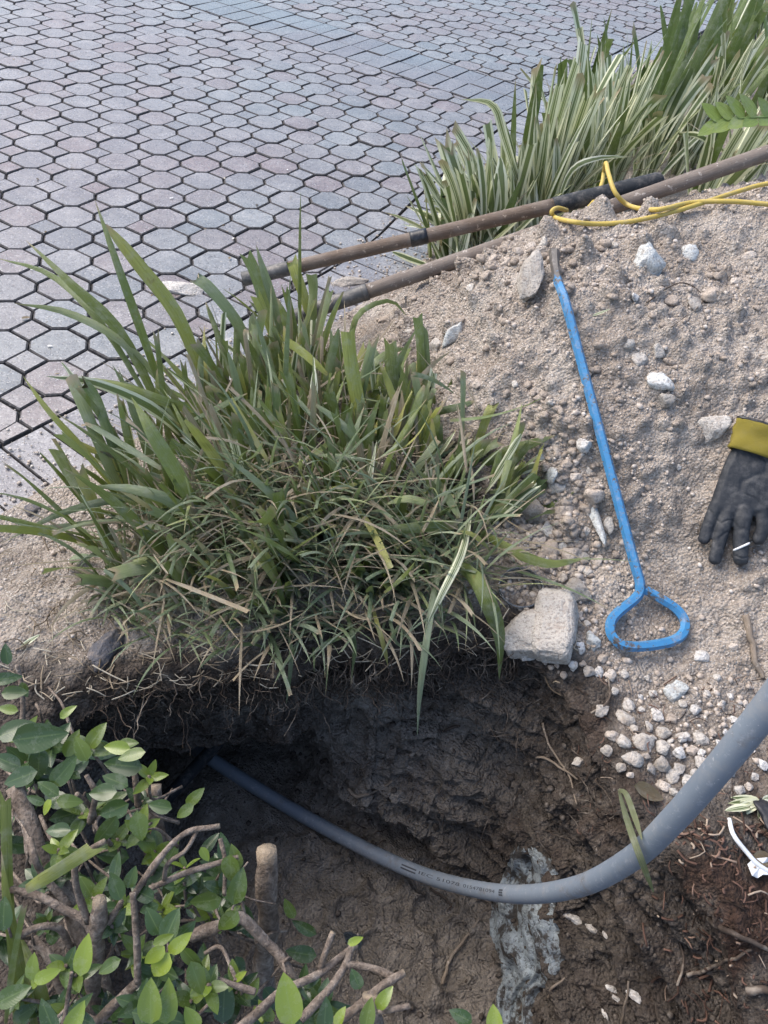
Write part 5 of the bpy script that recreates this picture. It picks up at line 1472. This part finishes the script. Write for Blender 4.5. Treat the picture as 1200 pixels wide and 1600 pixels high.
LV = [(63, 1151, 88, 8, .26, .22), (25, 1140, 62, 20, .22, .3), (112, 1162, 46, 75, .24, .62), (127, 1170, 42, 100, .25, .7), (100, 1205, 60, 70, .26, .45), (182, 1168, 44, 160, .24, .68), (205, 1180, 46, 190, .25, .62), (200, 1162, 32, 10, .23, .5), (192, 1196, 62, 175, .2, .25), (180, 1220, 44, 165, .22, .4), (160, 1238, 46, 185, .22, .3), (75, 1232, 40, 140, .25, .5), (108, 1252, 40, 0, .25, .55), (72, 1262, 30, 240, .25, .8), (55, 1250, 34, 170, .23, .3), (218, 1292, 48, 280, .27, .66), (165, 1300, 62, 235, .25, .38), (178, 1265, 50, 200, .24, .35), (90, 1297, 42, 190, .22, .3), (305, 1245, 40, 50, .24, .6), (288, 1268, 36, 210, .24, .62), (250, 1260, 38, 170, .22, .4), (180, 1355, 44, 95, .26, .4), (181, 1385, 46, 100, .27, .5), (205, 1372, 34, 60, .26, .42), (222, 1396, 42, 160, .24, .25), (232, 1420, 34, 200, .23, .3), (240, 1440, 46, 120, .26, .32), (268, 1445, 56, 60, .27, .3), (285, 1460, 50, 40, .24, .22), (255, 1468, 36, 30, .28, .6), (280, 1475, 44, 35, .29, .95), (240, 1495, 48, 215, .29, .95), (250, 1510, 52, 235, .28, .88), (300, 1500, 50, 300, .25, .66), (308, 1530, 60, 285, .24, .62), (356, 1440, 46, 230, .24, .66), (320, 1410, 54, 200, .22, .45), (372, 1385, 60, 80, .24, .58), (368, 1340, 40, 110, .23, .5), (320, 1335, 26, 290, .26, .8), (360, 1360, 50, 270, .25, .6), (450, 1562, 84, 95, .27, .92), (508, 1588, 60, 85, .22, .42), (556, 1530, 34, 110, .2, .4), (555, 1470, 26, 20, .21, .8), (475, 1450, 44, 150, .06, .35), (470, 1490, 50, 170, .02, .3), (452, 1420, 34, 120, .08, .5), (235, 1565, 70, 100, .24, .78), (262, 1568, 66, 85, .23, .75), (250, 1590, 90, 350, .2, .3), (50, 1512, 40, 95, .26, .72), (72, 1525, 42, 15, .26, .75), (55, 1530, 36, 250, .25, .8), (130, 1495, 62, 75, .29, .9), (118, 1590, 56, 70, .27, .75), (170, 1510, 44, 200, .2, .45), (30, 1215, 60, 200, .18, .2), (10, 1190, 50, 160, .18, .25), (60, 1195, 56, 260, .17, .15), (10, 1060, 44, 10, .28, .4), (22, 1082, 40, 0, .26, .5), (10, 1022, 34, 100, .28, .2), (38, 1078, 26, 300, .25, .45), (12, 1108, 34, 170, .2, .7), (105, 1112, 30, 50, .22, .75), (350, 1565, 70, 95, .12, .28), (320, 1570, 50, 200, .1, .5), (600, 1560, 40, 60, .2, .8), (575, 1585, 44, 80, .2, .5), (415, 1580, 40, 140, .18, .7), (530, 1590, 34, 70, .2, .8), (300, 1590, 40, 120, .2, .8), (772, 1592, 46, 95, .3, .95), (720, 1588, 40, 160, .26, .3), (5, 1430, 50, 90, .22, .4), (20, 1555, 60, 40, .2, .5), (75, 1590, 60, 120, .2, .4), (270, 1330, 34, 60, .15, .5), (330, 1380, 44, 150, .12, .3), (395, 1545, 40, 60, .16, .66), (200, 1440, 40, 260, .14, .3), (490, 1540, 36, 100, .1, .4)]
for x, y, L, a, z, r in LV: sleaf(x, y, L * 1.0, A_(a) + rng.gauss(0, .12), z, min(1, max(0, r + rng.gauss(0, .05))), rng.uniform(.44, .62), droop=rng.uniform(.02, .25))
FILL = [(0, 1060), (60, 1100), (140, 1160), (225, 1190), (270, 1260), (330, 1300), (370, 1380), (440, 1480), (560, 1560), (600, 1620), (0, 1620)]
def rosette(x, y, z, size, r0):
    # leaves whorled round a twig tip
    n = rng.randint(5, 8); a0 = rng.uniform(0, 6.28); c = at(x, y, z); D = pxof(c)[2]
    top = np.array([rng.gauss(0, .3), rng.gauss(-.15, .3), 1.0])
    tw = [c - np.array([rng.gauss(0, .03), rng.gauss(0, .03), .09]), c - np.array([rng.gauss(0, .01), rng.gauss(0, .01), .04]), c]
    V, Fc = tube_geo(spline(tw, 8), .0022, 6); shrub.add((V, Fc, [(0, 0, 0, 1)] * len(V)), M_BARK, 5, 'twig')
    for k in range(n):
        a = a0 + k * 2.4; el = .15 + .9 * k / n
        d = np.array([math.cos(a) * math.cos(el), math.sin(a) * math.cos(el), math.sin(el)]); Lm = size * rng.uniform(.65, 1.1) * D / F_PX
        nr = top - d * .3
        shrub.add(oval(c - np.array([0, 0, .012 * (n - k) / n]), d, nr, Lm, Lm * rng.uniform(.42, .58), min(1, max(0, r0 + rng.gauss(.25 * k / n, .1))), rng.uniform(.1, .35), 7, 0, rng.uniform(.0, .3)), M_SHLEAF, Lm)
for i in range(58):
    x, y = rand_in(FILL); rosette(x, y, rng.uniform(.03, .2), rng.uniform(30, 48), rng.choice([.05, .15, .3, .45, .55]))
for i in range(55):
    x, y = rand_in(FILL); z = rng.uniform(.0, .18); a = rng.uniform(0, 6.28); L = rng.uniform(40, 110)
    branch([(x, y, z), (x + L * .5 * math.cos(a) + rng.gauss(0, 8), y + L * .5 * math.sin(a) + rng.gauss(0, 8), z + .03), (x + L * math.cos(a), y + L * math.sin(a), z + rng.uniform(-.05, .06))], rng.uniform(1.8, 3.6), rng.uniform(1.2, 2.2), n=12, seg=6, part='twig')
for i in range(40):
    x, y = rand_in(FILL)
    sleaf(x, y, rng.uniform(36, 62), rng.uniform(0, 6.28), rng.uniform(-.05, .10), rng.uniform(.0, .5), rng.uniform(.45, .62), face=rng.gauss(0, .4), tilt=rng.gauss(0, .4))
shrub.done()
# strap blades growing beside the shrub
fr = Plant('grass_tuft', tuple(at(20, 1600, 0)), 'few long grass blades among the shrub at the lower left corner', 'grass')
for pts, w_, tp in [(zb((30, 1640, .05), (20, 1480, .15), (12, 1360, .22), (8, 1240, .28)), .012, 'cut'), (zb((60, 1620, .05), (30, 1500, .14), (12, 1420, .2), (2, 1330, .24)), .014, 'point'), (zb((8, 1600, .1), (20, 1510, .2), (38, 1415, .26)), .007, 'cut'), (zb((40, 1390, .28), (90, 1362, .30), (150, 1322, .31)), .016, 'cut'), (zb((90, 1640, .05), (60, 1540, .1), (20, 1440, .14)), .016, 'point')]:
    fr.add(px_blade(pts, w_, tp), M_GREEN, 1)
fr.done()
# ------------------------------------------------------------------ roots, dead leaves, pale seam, mulch
ROOTS = [
 ([(640, 1175), (670, 1160), (700, 1142), (718, 1128)], .0042, 'brown forked root sticking out of the wall under the grass'),
 ([(820, 1195), (845, 1178), (880, 1205), (905, 1222)], .0028, 'pale thin root crossing the dark wall left of the gravel'),
 ([(548, 1230), (565, 1240), (590, 1236), (612, 1222)], .0036, 'short whitish root in the layered wall above the conduit'),
 ([(890, 1130), (930, 1115), (950, 1090), (945, 1050)], .0026, 'thin curved root between the tan block and gravel'),
 ([(846, 1130), (862, 1170), (888, 1215), (902, 1256)], .0022, 'long pale grass stem hanging down the right wall of the hole'),
 ([(690, 1540), (700, 1500), (730, 1465), (748, 1440)], .0038, 'crooked grey root on the hole floor left of the pale seam'),
 ([(675, 1390), (690, 1405), (705, 1415), (700, 1425)], .0026, 'tiny crooked root just under the printed part of the conduit'),
 ([(1070, 1525), (1110, 1510), (1145, 1492), (1172, 1480)], .0034, 'thin straight root low on the right side'),
 ([(1095, 1438), (1125, 1452), (1165, 1468), (1200, 1480)], .0050, 'dark thick root on the mulch at the lower right'),
 ([(1170, 1548), (1190, 1545), (1215, 1550)], .0065, 'brown stub of root at the right edge near the bottom'),
 ([(1060, 1545), (1065, 1500), (1058, 1470)], .0022, 'upright dark root left of the thin straight root'),
 ([(740, 1000), (742, 1040), (756, 1060)], .0018, 'thin twig hanging over the lip under the longest leaf'),
 ([(1010, 475), (1060, 445), (1098, 470), (1050, 510)], .0016, 'hair thin root curving over the upper heap'),
 ([(855, 1560), (865, 1545), (880, 1528)], .0032, 'small broken twig right of the pale seam'),
 ([(975, 1600), (980, 1560), (978, 1530)], .0028, 'upright grey twig at the bottom edge right of the seam'),
]
for pts, r, lab in ROOTS: stick('root', pts, r, M_ROOT if 'pale' not in lab and 'whitish' not in lab and 'grey' not in lab else M_STICK, lab, 'root', None, up=r + .004)

# pale clay seam down the wall, a bumpy slab following the soil
def seam():
    L = [(800, 1318), (790, 1350), (765, 1400), (758, 1440), (764, 1480), (775, 1520), (768, 1560), (772, 1610), (780, 1640)]
    Rr = [(835, 1318), (868, 1352), (870, 1400), (872, 1440), (884, 1480), (878, 1520), (842, 1550), (835, 1610), (838, 1640)]
    n, m_ = 90, 44; Ls, Rs = spline([(a, b, 0) for a, b in L], n), spline([(a, b, 0) for a, b in Rr], n)
    V = []; G = []
    for i in range(n):
        for k in range(m_):
            t = k / (m_ - 1); x, y = Ls[i][:2] * (1 - t) + Rs[i][:2] * t
            jag = 7 * fbm(np.array([[i * .11, t * 2, 3]]), 3, 7)[0]
            x += jag * (abs(t - .5) * 2)
            p, nn = hit(x, y); V.append(np.array(p)); G.append((t, i / (n - 1)))
    V = np.array(V).reshape(n, m_, 3)
    for it in range(10):
        V[1:-1, 1:-1] = (V[1:-1, 1:-1] * 2 + V[:-2, 1:-1] + V[2:, 1:-1] + V[1:-1, :-2] + V[1:-1, 2:]) / 6
    P = V.reshape(-1, 3); G = np.array(G)
    edge = np.minimum(1, np.minimum(G[:, 0], 1 - G[:, 0]) * 5) * np.minimum(1, np.minimum(G[:, 1], 1 - G[:, 1]) * 14)
    rid = 1 - np.abs(fbm(np.c_[G[:, 0] * 7 + .6 * fbm(P * 12, 2, 3), G[:, 1] * 3.5, np.zeros(len(G))], 3, 12)) * 2
    h = -.012 + .017 * edge ** .6 + edge * (.014 * rid + .010 * fbm(P * 30, 3, 5) + .005 * fbm(P * 110, 2, 6))
    up = -ray(800, 1450); up /= np.linalg.norm(up); up = up * .5 + np.array([-.55, -.2, .5]); up /= np.linalg.norm(up)
    P = P + up * h[:, None]
    Q = [(i * m_ + k, i * m_ + k + 1, (i + 1) * m_ + k + 1, (i + 1) * m_ + k) for i in range(n - 1) for k in range(m_ - 1)]
    m, nt, b = mat('pale clay', .8, .25); q = NB(nt); p = q.pos()
    n1 = q.noise(p, 26, 5, .7); n2 = q.noise(p, 120, 4, .7)
    c = q.ramp(n1, [(0.44, (0.09, 0.083, 0.076)), (0.50, (0.32, 0.36, 0.38)), (0.62, (0.44, 0.50, 0.53)), (0.8, (0.56, 0.62, 0.65))])
    c = q.mix(q.ramp(n2, [(0.38, .8), (0.47, 0)]), c, (0.10, 0.095, 0.09))
    q.l(c, b.inputs['Base Color']); q.bump(q.math('ADD', n1, q.math('MULTIPLY', n2, 1.6)), 1.0, .008, b)
    o = link('clay_seam', np_mesh('clay_seam', P, np.array(Q), m)); tag(o, 'pale blue grey clay seam running down the hole wall under the conduit', 'clay')
seam()
for x, y, s, wh in ((905, 1440, 26, 'largest of the row just under the conduit'), (925, 1452, 20, 'third in the row just under the conduit'), (890, 1432, 18, 'first in the row just under the conduit'), (945, 1460, 12, 'smallest in the row under the conduit'), (955, 1545, 16, 'upper left of the low group'), (962, 1560, 12, 'middle of the low group'), (990, 1555, 22, 'largest of the low group right of the seam'), (945, 1585, 14, 'lowest one right of the seam')):
    put_rock('chalk_crumb', x, y, s * 1.2, s * .5, M_LIME, 'chalk_crumb', (x % 7) + 1, 'white chalky crumb in the dark wall, ' + wh, 'crumb', 'chalk crumbs in the wall', .5, None, -.5, ang=.2)

# dead leaves
M_DEAD = leaf_material('dead leaf', [(0.0, (0.16, 0.085, 0.05)), (1.0, (0.24, 0.15, 0.10))], rough=.6)
def flatleaf(name, x, y, L, ang, w_, m, label, cat, up=.008, r=.5, group=None):
    p, n_ = hit(x, y); D = (np.array(p) - CPOS) @ FW; Lm = L * D / F_PX
    d = math.cos(ang) * RT + math.sin(ang) * UP; n_ = np.array(n_); d = d - n_ * (d @ n_); d /= np.linalg.norm(d)
    V, Fc, T = oval(np.array(p) + n_ * up - d * Lm / 2, d, n_, Lm, Lm * w_, r, .3, 8, 0, -.08)
    o = link(name, mesh(name, V, Fc, m, True, T)); return tag(o, label, cat, group)
flatleaf('dead_leaf', 1006, 1240, 62, A_(-14), .42, M_DEAD, 'curled brown dead leaf below the gravel patch', 'leaf')
flatleaf('dead_leaf', 1190, 1345, 46, A_(-20), .5, M_STRAW if 'M_STRAW' in globals() else M_DEAD, 'tan dead leaf beside the white paper scrap', 'leaf')
flatleaf('dead_leaf', 1152, 1272, 44, A_(215), .4, M_VARI, 'cut green leaf piece lying against the conduit\'s right side', 'leaf')
flatleaf('dead_leaf', 130, 878, 44, A_(-5), .42, M_SHLEAF, 'single fallen oval green leaf on the sand at the left', 'leaf')
flatleaf('dead_leaf', 52, 1003, 34, A_(35), .25, M_VARI, 'small pale leaf scrap on the bare sand at far left', 'leaf')
flatleaf('dead_leaf', 940, 491, 32, A_(0), .14, M_VARI, 'tiny pale green leaf scrap on the heap right of the bar', 'leaf', .005)
flatleaf('dead_leaf', 41, 499, 14, A_(20), .5, M_DEAD, 'tiny tan leaf scrap on the paving at the far left', 'leaf', .004)
# striped leaf tuft on the mulch
tf = Plant('leaf_tuft', tuple(hit(1170, 1262)[0]), 'small striped leaf tuft lying on the mulch above the white cable', 'leaves')
for a, L in ((170, 46), (185, 52), (200, 50), (215, 52), (20, 40), (-20, 44), (250, 30), (190, 40)):
    p, n_ = hit(1184, 1256); D = (np.array(p) - CPOS) @ FW; Lm = L * D / F_PX; d = math.cos(A_(a)) * RT + math.sin(A_(a)) * UP; n_ = np.array(n_); d = d - n_ * (d @ n_)
    tf.add(oval(np.array(p) + n_ * .012, d, n_ + .3 * RT, Lm, .013, rng.random(), .3, 6, 0, .12), M_VARI, 1)
tf.done()
# folded dry blade hanging over the conduit
c1 = [CPOS + ray(x, y) * D for x, y, D in ((968, 1234, 1.15), (975, 1262, 1.06), (988, 1305, 1.00), (1004, 1350, .99), (1021, 1394, 1.06))]
c2 = [CPOS + ray(x, y) * D for x, y, D in ((966, 1234, 1.15), (978, 1240, 1.10), (990, 1272, 1.04), (1003, 1312, .985))]
db = Plant('dry_blade', tuple(c1[0]), 'folded dry olive grass blade draped over the conduit', 'grass blade')
M_OLIVE = leaf_material('dry olive blade', [(0.0, (0.15, 0.16, 0.085)), (1.0, (0.20, 0.20, 0.12))], rough=.6)
db.add(px_blade(c1, .0085, 'blunt', roll=.3), M_OLIVE, 1); db.add(px_blade(c2, .0075, 'blunt', roll=-.3), M_OLIVE, 1); db.done()

# mulch chips and litter, uncountable
def litter():
    A = Acc()
    for i in range(520):
        if i % 3 < 2: x, y = rng.uniform(1000, 1230), 1290 + 310 * rng.random() ** 1.8
        else: x, y = rng.uniform(900, 1230), rng.uniform(1060, 1300)
        p, n_ = hit(x, y); n_ = np.array(n_)
        if p.z < -.25: continue
        if i % 3 < 2 and x < 1040 + rng.gauss(0, 40): continue
        L = .006 + .036 * rng.random() ** 2; a = rng.uniform(0, 6.28); t = np.array([math.cos(a), math.sin(a), rng.gauss(0, .2)]); t = t - n_ * (t @ n_) * .8
        c = np.array(p) + n_ * rng.uniform(.002, .008)
        P = spline([c - t * L / 2, c + n_ * rng.gauss(.001, .003) + np.cross(t, n_) * rng.gauss(0, .18) * L, c + t * L / 2], 5)
        V, Fc = tube_geo(np.array(P), rng.uniform(.0006, .0024) * (1 if i % 3 < 2 else .5), 5, True, 0, .45); A.add(V, Fc, (rng.random(), 0, 0, 1))
    m, nt, b = mat('mulch', .9, .15); q = NB(nt); r, g, bl = q.attr()
    q.l(q.ramp(r, [(0, (.03, .02, .015)), (.5, (.085, .05, .038)), (.85, (.17, .10, .075)), (1, (.36, .29, .22))]), b.inputs['Base Color'])
    o = link('mulch', A.mesh('mulch', m)); o['kind'] = 'stuff'; tag(o, 'reddish bark mulch chips and bits on the dark soil', 'mulch')
    B = Acc()
    for i in range(420):
        x, y = (rng.uniform(0, 330), rng.uniform(840, 1090)) if i % 3 else (rng.uniform(300, 900), rng.uniform(960, 1070))
        p, n_ = hit(x, y); n_ = np.array(n_)
        if p.z < -.03: continue
        L = rng.uniform(.015, .08) * (1 if x > 150 else .6); a = rng.uniform(0, 6.28); t = np.array([math.cos(a), math.sin(a), 0]); t = t - n_ * (t @ n_)
        c = np.array(p) + n_ * rng.uniform(.002, .01); s = np.cross(t, n_) * rng.gauss(0, .25) * L
        P = spline([c - t * L / 2, c + s * .5 + n_ * .004, c + t * L / 2], 6)
        V, Fc = tube_geo(P, rng.uniform(.0005, .0014), 4, False); B.add(V, Fc, (rng.random(), 0, 0, 1))
    m, nt, b = mat('straw', .85, .2); q = NB(nt); r, g, bl = q.attr()
    q.l(q.ramp(r, [(0, (.10, .075, .05)), (.5, (.30, .24, .17)), (1, (.50, .45, .36))]), b.inputs['Base Color'])
    o = link('straw', B.mesh('straw', m)); o['kind'] = 'stuff'; tag(o, 'dry straw and root bits around the foot of the clump', 'straw')
litter()
# pale sand and rubble crumbs swept on to the border bricks
def spill():
    V0, F0 = ico(1); VA, FA = [], []; n = 0
    for i in range(2600):
        k = rng.randint(12, 75); e = EDGE[k]; t = EDGE[k + 1] - EDGE[k]; t = t / np.linalg.norm(t); nn = np.array([-t[1], t[0]])
        d = abs(rng.gauss(0, .11)); p = e + nn * d + t * rng.uniform(-.02, .02)
        s = .0012 + .0045 * rng.random() ** 4
        VA.append(V0 * np.array([s, s * .9, s * .6]) + np.array([p[0], p[1], .0015 + s * .3])); FA.append(F0 + n); n += len(V0)
    o = link('sand_spill', np_mesh('sand_spill', np.vstack(VA), np.vstack(FA), M_GRIT)); o['kind'] = 'stuff'; tag(o, 'grit spilled over the border bricks at the edge of the bed', 'grit')
spill()
def flecks():
    A = Acc()
    for i in range(110):
        x, y = rng.uniform(-20, 760), 30 + 640 * rng.random() ** .7; p = at(x, y, .001)
        if edge_sd([p])[0][0] < .02: continue
        s = .002 + .007 * rng.random() ** 2; a = rng.uniform(0, 6.28); d = np.array([math.cos(a), math.sin(a), 0])
        V, Fc, T = oval(p - d * s, d, (0, 0, 1), 2 * s, s * rng.uniform(.5, 1.2), .5, .4, 4); A.add(np.array(V) + np.array([0, 0, .0015]), Fc, (rng.random(), 0, 0, 1))
    m, nt, b = mat('flecks', .8, .2); q = NB(nt); r, g, bl = q.attr()
    q.l(q.ramp(r, [(0, (.06, .045, .03)), (.4, (.28, .22, .14)), (.7, (.55, .52, .46)), (1, (.75, .74, .72))]), b.inputs['Base Color'])
    o = link('litter_flecks', A.mesh('litter_flecks', m)); o['kind'] = 'stuff'; tag(o, 'tiny pale flecks of litter blown over the paving', 'litter')
flecks()
